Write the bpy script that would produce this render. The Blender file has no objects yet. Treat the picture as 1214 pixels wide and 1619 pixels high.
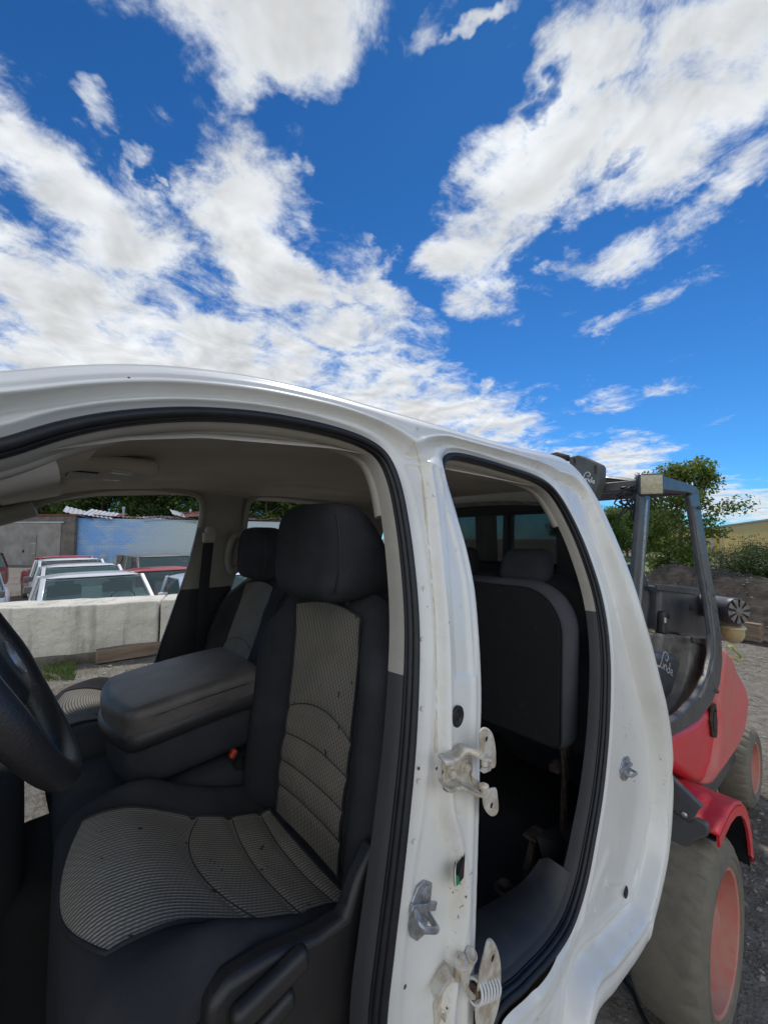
import bpy, bmesh, math, random
import numpy as np
from mathutils import Vector, Matrix, noise as mnoise
R=math.radians; PI=math.pi
random.seed(7); rng=np.random.default_rng(7)
C=bpy.context.scene.collection
# ---------------------------------------------------------------- camera calibration
E=2.3; FPX=620.0; CX,CY=607.0,809.5
YAW=R(42.4); PIT=R(3.7)
FW=Vector((math.sin(YAW)*math.cos(PIT),math.cos(YAW)*math.cos(PIT),math.sin(PIT)))
RT=Vector((math.cos(YAW),-math.sin(YAW),0)); UP=RT.cross(FW)
EYE=Vector((0,0,E))
def ray(px,py): return FW+RT*((px-CX)/FPX)+UP*((CY-py)/FPX)
def PY(px,py,Y): d=ray(px,py); return EYE+d*(Y/d.y)
def PX(px,py,X): d=ray(px,py); return EYE+d*(X/d.x)
def PD(px,py,D): return EYE+ray(px,py)*D
def PG(px,py,zg=0.0): d=ray(px,py); return EYE+d*((zg-E)/d.z)
def PPL(px,py,p0,n):
    d=ray(px,py); n=Vector(n); return EYE+d*((Vector(p0)-EYE).dot(n)/d.dot(n))
cam=bpy.data.objects.new("camera",bpy.data.cameras.new("camera")); C.objects.link(cam)
cam.matrix_world=Matrix((( RT.x,UP.x,-FW.x,0),(RT.y,UP.y,-FW.y,0),(RT.z,UP.z,-FW.z,E),(0,0,0,1)))
cam.data.sensor_fit='VERTICAL'; cam.data.sensor_height=36; cam.data.sensor_width=27; cam.data.lens=36*FPX/1619
cam.data.clip_start=0.02; cam.data.clip_end=2000
bpy.context.scene.camera=cam
sc=bpy.context.scene
sc.render.resolution_x=767; sc.render.resolution_y=1024
sc.view_settings.view_transform='Standard'; sc.view_settings.look='None'; sc.view_settings.gamma=1; sc.view_settings.exposure=.36
# ---------------------------------------------------------------- material helpers
class NT:
    def __init__(s,tree): s.t=tree; s.n=tree.nodes; s.l=tree.links
    def node(s,ty,ins=None,**kw):
        n=s.n.new(ty)
        for k,v in kw.items(): setattr(n,k,v)
        if ins:
            for k,v in ins.items(): s.put(n.inputs[k],v)
        return n
    def put(s,inp,v):
        if isinstance(v,bpy.types.NodeSocket): s.l.new(v,inp)
        elif isinstance(v,bpy.types.Node): s.l.new(v.outputs[0],inp)
        else:
            if hasattr(inp.default_value,'__len__') and hasattr(v,'__len__') and len(inp.default_value)==4 and len(v)==3: v=(*v,1)
            inp.default_value=v
    def m(s,op,a,b=None,c=None,clamp=False):
        n=s.n.new('ShaderNodeMath'); n.operation=op; n.use_clamp=clamp
        s.put(n.inputs[0],a)
        if b is not None: s.put(n.inputs[1],b)
        if c is not None: s.put(n.inputs[2],c)
        return n.outputs[0]
    def vm(s,op,a,b=None,out=0):
        n=s.n.new('ShaderNodeVectorMath'); n.operation=op; s.put(n.inputs[0],a)
        if b is not None: s.put(n.inputs[1],b)
        return n.outputs[out]
    def mix(s,fac,a,b,bt='MIX'):
        n=s.n.new('ShaderNodeMix'); n.data_type='RGBA'; n.blend_type=bt
        s.put(n.inputs[0],fac); s.put(n.inputs[6],a); s.put(n.inputs[7],b); return n.outputs[2]
    def noise(s,vec,scale,detail=4,rough=.55,dist=0.0,out=0):
        n=s.n.new('ShaderNodeTexNoise'); s.put(n.inputs['Vector'],vec)
        n.inputs['Scale'].default_value=scale; n.inputs['Detail'].default_value=detail
        n.inputs['Roughness'].default_value=rough; n.inputs['Distortion'].default_value=dist
        return n.outputs[out]
    def ramp(s,fac,stops,interp='LINEAR'):
        n=s.n.new('ShaderNodeValToRGB'); n.color_ramp.interpolation=interp; e=n.color_ramp.elements
        while len(e)<len(stops): e.new(.5)
        for i,(p,c) in enumerate(stops):
            e[i].position=p; e[i].color=(c,c,c,1) if not hasattr(c,'__len__') else (*c,1)
        s.put(n.inputs[0],fac); return n.outputs[0]
    def mrange(s,v,a,b,c=0.,d=1.,smooth=True):
        n=s.n.new('ShaderNodeMapRange'); n.interpolation_type='SMOOTHSTEP' if smooth else 'LINEAR'
        s.put(n.inputs[0],v)
        for i,x in zip((1,2,3,4),(a,b,c,d)): s.put(n.inputs[i],x)
        return n.outputs[0]
    def bump(s,h,dist,strength=1.0,normal=None):
        n=s.n.new('ShaderNodeBump'); n.inputs['Distance'].default_value=dist; n.inputs['Strength'].default_value=strength
        s.put(n.inputs['Height'],h)
        if normal is not None: s.put(n.inputs['Normal'],normal)
        return n.outputs[0]
MATS={}
def newmat(name):
    m=bpy.data.materials.new(name); m.use_nodes=True; nt=NT(m.node_tree)
    b=m.node_tree.nodes['Principled BSDF']; MATS[name]=m
    tc=nt.node('ShaderNodeTexCoord'); return m,nt,b,tc.outputs['Object']
def simple(name,col,rough=.5,metal=0.,col2=None,nscale=8.,var=.5,bump=0.,bscale=200.,bump2=0.,bscale2=9.,coat=0.,spec=.5,rvar=0.,detail=6,lo=.35,hi=.65,dust=None,dustamt=0.):
    m,nt,b,co=newmat(name)
    if col2 is None: col2=tuple(c*.75 for c in col)
    f=nt.noise(co,nscale,detail,.6)
    f=nt.mrange(f,lo,hi)
    c=nt.mix(nt.m('MULTIPLY',f,var),col,col2)
    if dust:
        g=nt.node('ShaderNodeNewGeometry'); sp=nt.node('ShaderNodeSeparateXYZ',{0:g.outputs['Normal']})
        up=nt.mrange(sp.outputs[2],.1,.9)
        n2=nt.mrange(nt.noise(co,nscale*2.3,8,.65),.3,.62)
        d=nt.m('MULTIPLY',nt.m('MULTIPLY_ADD',up,.6,.4),nt.m('MULTIPLY',n2,dustamt))
        c=nt.mix(d,c,dust)
        nt.put(b.inputs['Roughness'],nt.m('MULTIPLY_ADD',d,(.85-rough),rough))
    elif rvar:
        nt.put(b.inputs['Roughness'],nt.m('MULTIPLY_ADD',f,rvar,rough))
    else: b.inputs['Roughness'].default_value=rough
    nt.put(b.inputs['Base Color'],c); b.inputs['Metallic'].default_value=metal
    b.inputs['Coat Weight'].default_value=coat; b.inputs['Coat Roughness'].default_value=.08
    b.inputs['Specular IOR Level'].default_value=spec
    if bump:
        b0=nt.bump(nt.noise(co,bscale2,5,.55,.6),bump2) if bump2 else None
        nt.put(b.inputs['Normal'],nt.bump(nt.noise(co,bscale,3,.6),bump,1.0,b0))
    return m
# ---------------------------------------------------------------- things
ORG={}
def setp(o,label=None,cat=None,group=None,kind=None):
    if label: o['label']=label
    if cat: o['category']=cat
    if group: o['group']=group
    if kind: o['kind']=kind
    return o
def thing(name,label,cat,loc=(0,0,0),rz=0.,group=None):
    o=bpy.data.objects.new(name,None); o.empty_display_size=.1; C.objects.link(o)
    o.location=loc; o.rotation_euler=(0,0,rz)
    ORG[o]=Matrix.Translation(Vector(loc))@Matrix.Rotation(rz,4,'Z')
    return setp(o,label,cat,group)
def copy_tree(o,parent=None):
    c=o.copy(); C.objects.link(c); c.parent=parent
    for ch in list(o.children): copy_tree(ch,c)
    return c
class MB:
    def __init__(s): s.v=[]; s.f=[]; s.uv=None; s.mi=[]
    def add(s,vs,fs,mi=0):
        k=len(s.v); s.v+= [tuple(v) for v in vs]; s.f+=[tuple(i+k for i in f) for f in fs]; s.mi+=[mi]*len(fs); return s
    def box(s,c,d,M=None,taper=None):
        x,y,z=[a/2 for a in d]; vs=[]
        for k in (-1,1):
            t=1 if (taper is None or k<0) else taper
            for (i,j) in ((-1,-1),(1,-1),(1,1),(-1,1)): vs.append(Vector((i*x*t,j*y*t,k*z)))
        if M is not None: vs=[M@v for v in vs]
        c=Vector(c)
        return s.add([v+c for v in vs],[(3,2,1,0),(4,5,6,7),(0,1,5,4),(1,2,6,5),(2,3,7,6),(3,0,4,7)])
    def beam(s,a,b,w,h,upv=(0,0,1)):
        a=Vector(a); b=Vector(b); x=(b-a); L=x.length; x.normalize(); u=Vector(upv); y=u.cross(x)
        if y.length<1e-4: y=Vector((0,1,0))
        y.normalize(); z=x.cross(y); M=Matrix((x,y,z)).transposed()
        return s.box((a+b)/2,(L,w,h),M)
    def rbox(s,c,d,r,n=4,deform=None,M=None,seg=6):
        # rounded box: gridded cube surface
        hx,hy,hz=[a/2 for a in d]; vs={}; vl=[]; fs=[]
        def ax(h):
            r_=min(r,h*.999); t=[-h+r_*(1-math.cos(k*PI/2/n)) for k in range(n+1)]  # not uniform
            t=[-h+r_*k/n for k in range(n+1)]
            mid=[(-h+r_)+(2*(h-r_))*k/seg for k in range(1,seg)]
            return t+mid+[-q for q in t[::-1]]
        A=[ax(hx),ax(hy),ax(hz)]; H=(hx,hy,hz)
        def vid(p):
            k=tuple(round(q,6) for q in p)
            if k in vs: return vs[k]
            inner=[max(-h+min(r,h*.999),min(h-min(r,h*.999),q)) for q,h in zip(p,H)]
            dlt=Vector([q-i for q,i in zip(p,inner)])
            # map cube shell to rounded corner
            m=max(abs(q) for q in dlt) if dlt.length>1e-9 else 0
            if m>1e-9: q=Vector(inner)+dlt.normalized()*m*(1 if True else 1)
            else: q=Vector(p)
            vs[k]=len(vl); vl.append(q); return vs[k]
        for a in range(3):
            b,e=(a+1)%3,(a+2)%3
            for sgn in (-1,1):
                for i in range(len(A[b])-1):
                    for j in range(len(A[e])-1):
                        q=[]
                        for (ii,jj) in ((i,j),(i+1,j),(i+1,j+1),(i,j+1)):
                            p=[0,0,0]; p[a]=sgn*H[a]; p[b]=A[b][ii]; p[e]=A[e][jj]; q.append(vid(p))
                        if sgn<0: q=q[::-1]
                        fs.append(q)
        if deform: vl=[Vector(deform(*v)) for v in vl]
        if M is not None: vl=[M@v for v in vl]
        c=Vector(c); return s.add([v+c for v in vl],fs)
    def loft(s,loops,cap=True,closed=True,closeu=False,mi=0):
        n=len(loops[0]); vs=[p for L in loops for p in L]; fs=[]
        m=len(loops)
        for i in range(m if closeu else m-1):
            for j in range(n if closed else n-1):
                a=i*n+j; b=i*n+(j+1)%n; i2=(i+1)%m
                fs.append((a,b,i2*n+(j+1)%n,i2*n+j))
        if cap and closed and not closeu: fs+= [tuple(range(n))[::-1],tuple((m-1)*n+k for k in range(n))]
        return s.add(vs,fs,mi)
    def tube(s,path,r,n=8,closed=False,caps=True,flat=1.0,upv=None):
        P=[Vector(p) for p in path]; L=[]; m=len(P); prev=None
        for i,p in enumerate(P):
            a=P[(i-1)%m] if (closed or i>0) else p; b=P[(i+1)%m] if (closed or i<m-1) else p
            t=(b-a)
            if t.length<1e-9: t=Vector((0,0,1))
            t.normalize()
            if upv is not None: x=Vector(upv)-t*Vector(upv).dot(t)
            elif prev is None:
                x=t.orthogonal()
            else: x=prev-t*prev.dot(t)
            if x.length<1e-6: x=t.orthogonal()
            x.normalize(); prev=x; y=t.cross(x); rr=r[i] if hasattr(r,'__len__') else r
            L.append([p+(x*math.cos(2*PI*k/n)*flat+y*math.sin(2*PI*k/n))*rr for k in range(n)])
        return s.loft(L,cap=caps,closeu=closed)
    def prism(s,poly,ext):
        n=len(poly); poly=[Vector(p) for p in poly]; ext=Vector(ext)
        fs=[tuple(range(n))[::-1],tuple(range(n,2*n))]+[(i,(i+1)%n,n+(i+1)%n,n+i) for i in range(n)]
        nrm=Vector((0,0,0))
        for i in range(n): nrm+=poly[i].cross(poly[(i+1)%n])
        if nrm.dot(ext)<0: fs=[f[::-1] for f in fs]
        return s.add(poly+[p+ext for p in poly],fs)
    def lathe(s,c,axis,prof,n=32,cap=False):
        # prof: (along axis, radius)
        ax=Vector(axis).normalized(); x=ax.orthogonal().normalized(); y=ax.cross(x); c=Vector(c)
        L=[[c+ax*a+(x*math.cos(2*PI*k/n)+y*math.sin(2*PI*k/n))*r for k in range(n)] for a,r in prof]
        return s.loft(L,cap=cap)
    def grid(s,fn,nu,nv,mi=0,uvfn=None):
        vs=[fn(i/nu,j/nv) for i in range(nu+1) for j in range(nv+1)]
        fs=[(i*(nv+1)+j,(i+1)*(nv+1)+j,(i+1)*(nv+1)+j+1,i*(nv+1)+j+1) for i in range(nu) for j in range(nv)]
        k=len(s.v)
        s.add(vs,fs,mi)
        if uvfn:
            if s.uv is None: s.uv={}
            for i in range(nu+1):
                for j in range(nv+1): s.uv[k+i*(nv+1)+j]=uvfn(i/nu,j/nv)
        return s
    def build(s,name,mat,parent=None,angle=35,bevel=0,segs=2,smooth=True,recalc=False):
        me=bpy.data.meshes.new(name)
        W=ORG[parent].inverted() if parent is not None else None
        vs=s.v
        if W is not None and W!=Matrix.Identity(4): vs=[tuple(W@Vector(v)) for v in vs]
        me.from_pydata(vs,[],s.f); me.validate(clean_customdata=False) if False else None
        mats=mat if isinstance(mat,(list,tuple)) else [mat]
        for q in mats: me.materials.append(MATS[q])
        if len(mats)>1: me.polygons.foreach_set('material_index',s.mi)
        if s.uv:
            ul=me.uv_layers.new(name='UVMap')
            for lp in me.loops: ul.data[lp.index].uv=s.uv.get(lp.vertex_index,(0,0))
        if recalc:
            bm=bmesh.new(); bm.from_mesh(me); bmesh.ops.recalc_face_normals(bm,faces=bm.faces); bm.to_mesh(me); bm.free()
        if smooth:
            me.polygons.foreach_set('use_smooth',[True]*len(me.polygons)); me.update()
            me.set_sharp_from_angle(angle=R(angle))
        o=bpy.data.objects.new(name,me); C.objects.link(o)
        if parent is not None: o.parent=parent; ORG[o]=ORG[parent]
        else: ORG[o]=Matrix.Identity(4)
        if bevel:
            b=o.modifiers.new('bevel','BEVEL'); b.width=bevel; b.segments=segs; b.limit_method='ANGLE'; b.angle_limit=R(40); b.harden_normals=False
        return o
def catmull(P,step,closed=False):
    P=[np.array(p,float) for p in P]; n=len(P); out=[]
    rngi=range(n) if closed else range(n-1)
    for i in rngi:
        p1,p2=P[i],P[(i+1)%n]
        p0=P[(i-1)%n] if (closed or i>0) else 2*p1-p2
        p3=P[(i+2)%n] if (closed or i<n-2) else 2*p2-p1
        # centripetal-ish: chord limited tangents
        d=np.linalg.norm(p2-p1); m1=(p2-p0)/max(np.linalg.norm(p1-p0)+d,1e-9)*d; m2=(p3-p1)/max(np.linalg.norm(p3-p2)+d,1e-9)*d
        k=max(1,int(math.ceil(d/step)))
        for j in range(k):
            t=j/k; h=(2*t**3-3*t*t+1)*p1+(t**3-2*t*t+t)*m1+(-2*t**3+3*t*t)*p2+(t**3-t*t)*m2; out.append(h)
    if not closed: out.append(P[-1])
    return np.array(out)
def sstep(x): x=np.clip(x,0,1); return x*x*(3-2*x)
# ---------------------------------------------------------------- world: sky + procedural clouds on a flat layer
SUN_AZ=R(61); SUN_EL=R(58)      # azimuth measured from +Y towards +X
w=bpy.data.worlds.new("World"); bpy.context.scene.world=w; w.use_nodes=True
nt=NT(w.node_tree); bg=w.node_tree.nodes['Background']
sky=nt.node('ShaderNodeTexSky',sky_type='NISHITA',sun_disc=False,sun_elevation=SUN_EL,sun_rotation=SUN_AZ,altitude=300,air_density=1.0,dust_density=.05,ozone_density=3.0)
tc=nt.node('ShaderNodeTexCoord'); sp=nt.node('ShaderNodeSeparateXYZ',{0:tc.outputs['Generated']})
HZ=.10
zz=nt.m('ADD',nt.m('MAXIMUM',sp.outputs[2],0.0),HZ)
px_=nt.m('DIVIDE',sp.outputs[0],zz); py_=nt.m('DIVIDE',sp.outputs[1],zz)
P0=nt.node('ShaderNodeCombineXYZ',{0:px_,1:py_}).outputs[0]
def sk(px,py):
    d=ray(px,py).normalized(); return Vector((d.x/(max(d.z,0)+HZ),d.y/(max(d.z,0)+HZ)))
# warp
wn=nt.vm('SUBTRACT',nt.noise(P0,3.2,5,.6,out=1),(.5,.5,.5))
wn2=nt.vm('SUBTRACT',nt.noise(P0,14,3,.6,out=1),(.5,.5,.5))
def scalev(v,s_):
    n=nt.n.new('ShaderNodeVectorMath'); n.operation='SCALE'; nt.put(n.inputs[0],v); n.inputs['Scale'].default_value=s_; return n.outputs[0]
P1=nt.vm('ADD',nt.vm('ADD',P0,scalev(wn,.42)),scalev(wn2,.07))
# (A, B ends of the long axis, W a pixel on the side), weight
BL=[((235,20),(545,20),(400,150),1.0),((360,60),(520,110),(430,160),.8),((190,-30),(560,-60),(380,60),1.0),
 ((-60,190),(250,390),(60,330),1.0),((60,300),(290,440),(130,420),.85),((-80,420),(230,520),(60,390),1.0),((-80,560),(480,640),(150,450),1.15),
 ((-60,300),(60,400),(40,330),.8),((180,460),(430,600),(330,480),.95),
 ((335,250),(440,500),(470,370),1.05),((430,300),(500,380),(480,320),.6),((250,270),(290,310),(280,280),.35),
 ((390,520),(680,540),(520,490),.8),((540,400),(640,560),(620,460),.5),((480,430),(540,480),(520,440),.45),((400,570),(540,590),(470,620),.8),
 ((480,590),(820,700),(640,690),.85),((600,640),(800,690),(700,690),.7),((590,590),(660,615),(630,615),.5),
 ((690,430),(860,320),(830,400),1.05),((760,340),(1000,180),(940,290),1.1),((860,260),(1280,130),(1020,120),.9),((850,260),(930,-40),(840,100),.85),
 ((960,100),(1280,60),(1100,150),.85),((900,-60),(1260,-70),(1000,20),.5),((930,325),(1130,240),(1050,310),.7),((740,440),(780,500),(800,450),.5),
 ((890,440),(1100,360),(1010,420),.38),((930,525),(1080,460),(1010,505),.34),((945,640),(1035,615),(995,640),.34),((1120,310),(1240,220),(1190,290),.5),
 ((640,60),(680,20),(670,50),.1),((720,50),(790,10),(765,40),.34),((140,180),(195,190),(170,205),.3),((860,425),(910,418),(890,433),.3),
 ((555,360),(580,390),(575,370),.2),((180,240),(240,330),(220,270),.4),((300,300),(330,330),(325,310),.2),
 ((815,712),(900,722),(860,728),.6),((925,722),(1045,716),(985,735),.6),((960,755),(1025,742),(995,765),.55),((950,694),(1020,690),(985,700),.25),((1110,815),(1300,800),(1180,845),.6),((900,745),(950,740),(925,755),.4)]
BL+=[((560,400),(600,430),(580,440),.5),((600,470),(650,520),(640,480),.5),((560,540),(640,570),(600,575),.5),((640,610),(670,625),(655,632),.4),((185,230),(215,260),(210,240),.35)]
M=None
for A,B,Wp,wt in BL:
    a,b,q=sk(*A),sk(*B),sk(*Wp); c=(a+b)/2; h=(b-a)/2; L=h.length; u=h/L; v=Vector((-u.y,u.x))
    uu=(q-c).dot(u)/L; vv=abs((q-c).dot(v)); s=vv/math.sqrt(max(.25,1-uu*uu)); s=max(s,.01)
    d=nt.vm('SUBTRACT',P1,(c.x,c.y,0))
    x=nt.vm('DOT_PRODUCT',d,(u.x/L,u.y/L,0),out=1); y=nt.vm('DOT_PRODUCT',d,(v.x/s,v.y/s,0),out=1)
    r=nt.m('ADD',nt.m('MULTIPLY',x,x),nt.m('MULTIPLY',y,y))
    val=nt.m('MULTIPLY_ADD',r,-wt*.75,wt)
    M=val if M is None else nt.m('SMOOTH_MAX',M,val,.12)
for A,B,Wp,wt in [((850,200),(890,100),(895,160),.9),((960,285),(1030,235),(1010,275),.6),((690,560),(1010,560),(860,600),.4),((420,180),(620,330),(560,220),.4)]:
    a,b,q=sk(*A),sk(*B),sk(*Wp); c=(a+b)/2; h=(b-a)/2; L=h.length; u=h/L; v=Vector((-u.y,u.x)); s=max(abs((q-c).dot(v)),.01)
    d=nt.vm('SUBTRACT',P1,(c.x,c.y,0))
    x=nt.vm('DOT_PRODUCT',d,(u.x/L,u.y/L,0),out=1); y=nt.vm('DOT_PRODUCT',d,(v.x/s,v.y/s,0),out=1)
    r=nt.m('ADD',nt.m('MULTIPLY',x,x),nt.m('MULTIPLY',y,y))
    M=nt.m('SUBTRACT',M,nt.m('MULTIPLY',nt.m('SUBTRACT',1.0,r,clamp=True),wt))
M=nt.m('MAXIMUM',M,-.7)
# unseen cloud added behind the photographer to light the truck side
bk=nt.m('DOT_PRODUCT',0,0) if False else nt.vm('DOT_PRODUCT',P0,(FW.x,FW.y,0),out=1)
bk_fill=nt.mrange(bk,-.05,-.9); M=nt.m('MULTIPLY_ADD',bk_fill,1.45,M)
n1=nt.noise(P0,4.2,11,.70,.35)
sd=Vector((math.sin(SUN_AZ),math.cos(SUN_AZ),0))
P0s=nt.vm('ADD',P0,(sd.x*.05,sd.y*.05,0))
n1s=nt.noise(P0s,3.4,4,.55,.5); n1c=nt.noise(P0,3.4,4,.55,.5)
dens=nt.m('ADD',M,nt.m('MULTIPLY',nt.m('SUBTRACT',n1,.5),3.5))
alpha=nt.mrange(dens,-.34,.78)
alpha=nt.m('POWER',alpha,1.15)
thick=nt.mrange(dens,.2,1.25)
lit=nt.m('MULTIPLY_ADD',nt.m('SUBTRACT',n1c,n1s),2.2,.55,clamp=True)
n3=nt.noise(P0,2.0,4,.5)
gray=nt.m('MULTIPLY',thick,nt.mrange(n3,.38,.68))
val=nt.m('MULTIPLY_ADD',lit,.36,.46)
val=nt.m('MULTIPLY',val,nt.m('MULTIPLY_ADD',gray,-.25,1.0))
ccol=nt.mix(thick,(.90,.96,1.03),(.97,.99,1.01))
val=nt.m('MULTIPLY',val,nt.m('MULTIPLY_ADD',bk_fill,.45,1.0))  # added cloud behind the camera made brighter as fill light
ccol=nt.vm('MULTIPLY',ccol,nt.node('ShaderNodeCombineXYZ',{0:val,1:val,2:val}).outputs[0])
SKYK=.081
el=nt.mrange(sp.outputs[2],.05,.85)
skycol=nt.mix(1.0,sky.outputs[0],nt.mix(el,(.30,.78,1.22),(.17,.55,.92)),'MULTIPLY')
skyc=scalev(skycol,SKYK)
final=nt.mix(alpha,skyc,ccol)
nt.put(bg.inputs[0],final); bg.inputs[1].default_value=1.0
w.cycles.sampling_method='MANUAL'; w.cycles.sample_map_resolution=1024
sun=bpy.data.objects.new("sun",bpy.data.lights.new("sun",'SUN')); C.objects.link(sun)
sun.data.energy=2.2; sun.data.angle=R(4); sun.data.color=(1,.95,.88)
sdv=Vector((math.sin(SUN_AZ)*math.cos(SUN_EL),math.cos(SUN_AZ)*math.cos(SUN_EL),math.sin(SUN_EL)))
sun.rotation_euler=(-sdv).to_track_quat('-Z','Y').to_euler(); sun.location=(0,0,20)
# ================================================================ TRUCK CAB
simple('paint_white',(.80,.82,.80),.22,0,(.74,.74,.70),3.,.6,coat=.6,rvar=.15)
# jamb paint with chips and grime driven by a wear attribute
m,nt,b,co=newmat('jamb_paint')
at=nt.node('ShaderNodeAttribute',attribute_name='wear').outputs['Fac']
base=nt.mix(nt.mrange(nt.noise(co,3.5,5,.6),.35,.7),(.84,.835,.79),(.76,.755,.71))
seamc=nt.mix(nt.m('MULTIPLY',at,nt.mrange(nt.noise(co,14,4,.6),.35,.8)),base,(.76,.72,.60))
dirt=nt.m('MULTIPLY',nt.mrange(nt.noise(co,22,9,.7),.52,.74),.35)
dirt=nt.m('MULTIPLY',dirt,nt.mrange(nt.noise(co,2.6,3,.5),.4,.7))
c2=nt.mix(dirt,seamc,(.30,.25,.17))
sp_=nt.noise(co,90,5,.65)
chip=nt.m('MULTIPLY',nt.mrange(sp_,.62,.65),nt.m('MULTIPLY_ADD',nt.m('MULTIPLY',at,nt.mrange(nt.noise(co,3,2,.5),.5,.6)),.95,nt.m('MULTIPLY',nt.mrange(nt.noise(co,7,2,.5),.68,.74),.6)))
c3=nt.mix(chip,c2,(.10,.055,.03))
vor=nt.node('ShaderNodeTexVoronoi',{'Vector':co,'Scale':38.0}); dots=nt.m('LESS_THAN',vor.outputs['Distance'],.075)
dots=nt.m('MULTIPLY',dots,nt.mrange(nt.noise(co,5,2,.5),.60,.62))
c4=nt.mix(dots,c3,(.06,.045,.035))
nt.put(b.inputs['Base Color'],c4); b.inputs['Coat Weight'].default_value=.5; b.inputs['Coat Roughness'].default_value=.12
nt.put(b.inputs['Roughness'],nt.m('MULTIPLY_ADD',dirt,1.2,.30)); b.inputs['Specular IOR Level'].default_value=.5
nt.put(b.inputs['Normal'],nt.bump(nt.noise(co,6,4,.5),.004,.5))
simple('hinge_paint',(.66,.63,.55),.45,0,(.36,.27,.17),45,.75,bump=.0006,bscale=150)
simple('grime',(.20,.15,.09),.8,0,(.07,.05,.035),70,1.)
simple('spring_white',(.75,.75,.72),.35)
simple('rubber',(.012,.013,.017),.42,0,(.022,.022,.026),40,.6,spec=.4)
simple('sealant',(.72,.68,.55),.6,0,(.60,.54,.40),40,.8)
simple('zinc',(.50,.52,.55),.38,.7,(.28,.28,.29),60,.8,bump=.0004)
simple('rust_metal',(.085,.058,.040),.7,.4,(.025,.022,.020),45,1.,bump=.001)
simple('trim_light',(.38,.355,.31),.75,0,(.32,.30,.265),12,.5,bump=.0005,bscale=900)
simple('trim_dark',(.042,.042,.045),.6,0,(.030,.030,.033),12,.5,bump=.0005,bscale=700)
simple('headliner',(.66,.61,.53),.95,0,(.56,.515,.445),3.2,.8,bump=.0006,bscale=900)
simple('carpet',(.036,.036,.037),1.,0,(.07,.066,.06),26,.55,bump=.004,bscale=900,spec=.1,lo=.55,hi=.8)
simple('black_plastic',(.018,.018,.020),.42,0,(.030,.029,.028),10,.7,bump=.0004,bscale=700)
simple('fabric_dark',(.042,.043,.049),.95,0,(.028,.029,.033),7,.9,bump2=.006,bscale2=8,bump=.0007,bscale=1200,spec=.25)
simple('fabric_slate',(.080,.080,.092),.95,0,(.060,.060,.070),7,.8,bump2=.005,bscale2=8,bump=.0007,bscale=1200,spec=.25)
simple('leather',(.024,.023,.026),.38,0,(.036,.033,.033),22,.6,bump=.0010,bscale=240,spec=.5)
simple('leather_worn',(.135,.120,.116),.45,0,(.080,.072,.070),6,1.,bump2=.003,bscale2=10,bump=.0009,bscale=260)
simple('chrome',(.40,.40,.41),.45,1.)
simple('screen_white',(.62,.62,.58),.4); simple('buckle_red',(.55,.06,.04),.4); simple('clip_green',(.01,.32,.12),.45)
simple('label_black',(.01,.01,.012),.5); simple('label_white',(.7,.7,.72),.6)
simple('webbing',(.018,.018,.020),.7,0,None,30,.3,bump=.0006,bscale=900)
# woven insert fabric from UVs in metres
def insert_mat(name,light,dark,rows):
    PER=.0074 if rows else .0062
    m,nt,b,co=newmat(name); uv=nt.node('ShaderNodeUVMap').outputs[0]; sp=nt.node('ShaderNodeSeparateXYZ',{0:uv})
    u,v=sp.outputs[0],sp.outputs[1]
    if rows: u,v=v,u
    n=nt.noise(co,30,3,.5); uu=nt.m('MULTIPLY_ADD',n,.10,u) if False else u
    rib=nt.m('MULTIPLY',nt.m('SINE',nt.m('MULTIPLY',u,2*PI/PER)),.5)
    off=nt.m('MULTIPLY',nt.m('FLOOR',nt.m('MULTIPLY_ADD',u,1/PER,.25)),.5)
    dash=nt.m('SINE',nt.m('MULTIPLY',nt.m('ADD',nt.m('MULTIPLY',v,1/.010),off),2*PI))
    pinch=nt.m('MULTIPLY',dash,.17)
    h=nt.m('ADD',rib,pinch); f=nt.mrange(h,-.20,.42)
    wide=nt.mrange(nt.noise(co,7,4,.6),.3,.7)
    lt=nt.mix(wide,light,tuple(c*.72 for c in light))
    col=nt.mix(f,dark,lt)
    spots=nt.mrange(nt.noise(co,34,3,.5),.70,.72)
    col=nt.mix(nt.m('MULTIPLY',spots,.8),col,(.008,.008,.008))
    nt.put(b.inputs['Base Color'],col); b.inputs['Roughness'].default_value=.95; b.inputs['Specular IOR Level'].default_value=.2
    nt.put(b.inputs['Normal'],nt.bump(h,.0016,.8))
insert_mat('insert_back',(.44,.39,.32),(.10,.092,.082),False)
insert_mat('insert_seat',(.46,.42,.345),(.17,.16,.14),True)
insert_mat('insert_far',(.30,.28,.24),(.13,.12,.11),False)
m,nt,b,co=newmat('glass_tint')
b.inputs['Base Color'].default_value=(.30,.42,.40,1); b.inputs['Roughness'].default_value=.03; b.inputs['Transmission Weight'].default_value=1; b.inputs['IOR'].default_value=1.05
m,nt,b,co=newmat('glass_teal')
b.inputs['Base Color'].default_value=(.25,.62,.62,1); b.inputs['Roughness'].default_value=.25; b.inputs['Transmission Weight'].default_value=1; b.inputs['IOR'].default_value=1.05
m,nt,b,co=newmat('rear_glass')
nt.put(b.inputs['Base Color'],nt.mix(nt.mrange(nt.noise(co,5,4,.6),.3,.7),(.10,.10,.095),(.17,.165,.15)))
b.inputs['Roughness'].default_value=.12; b.inputs['Transmission Weight'].default_value=.6; b.inputs['IOR'].default_value=1.05

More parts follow.
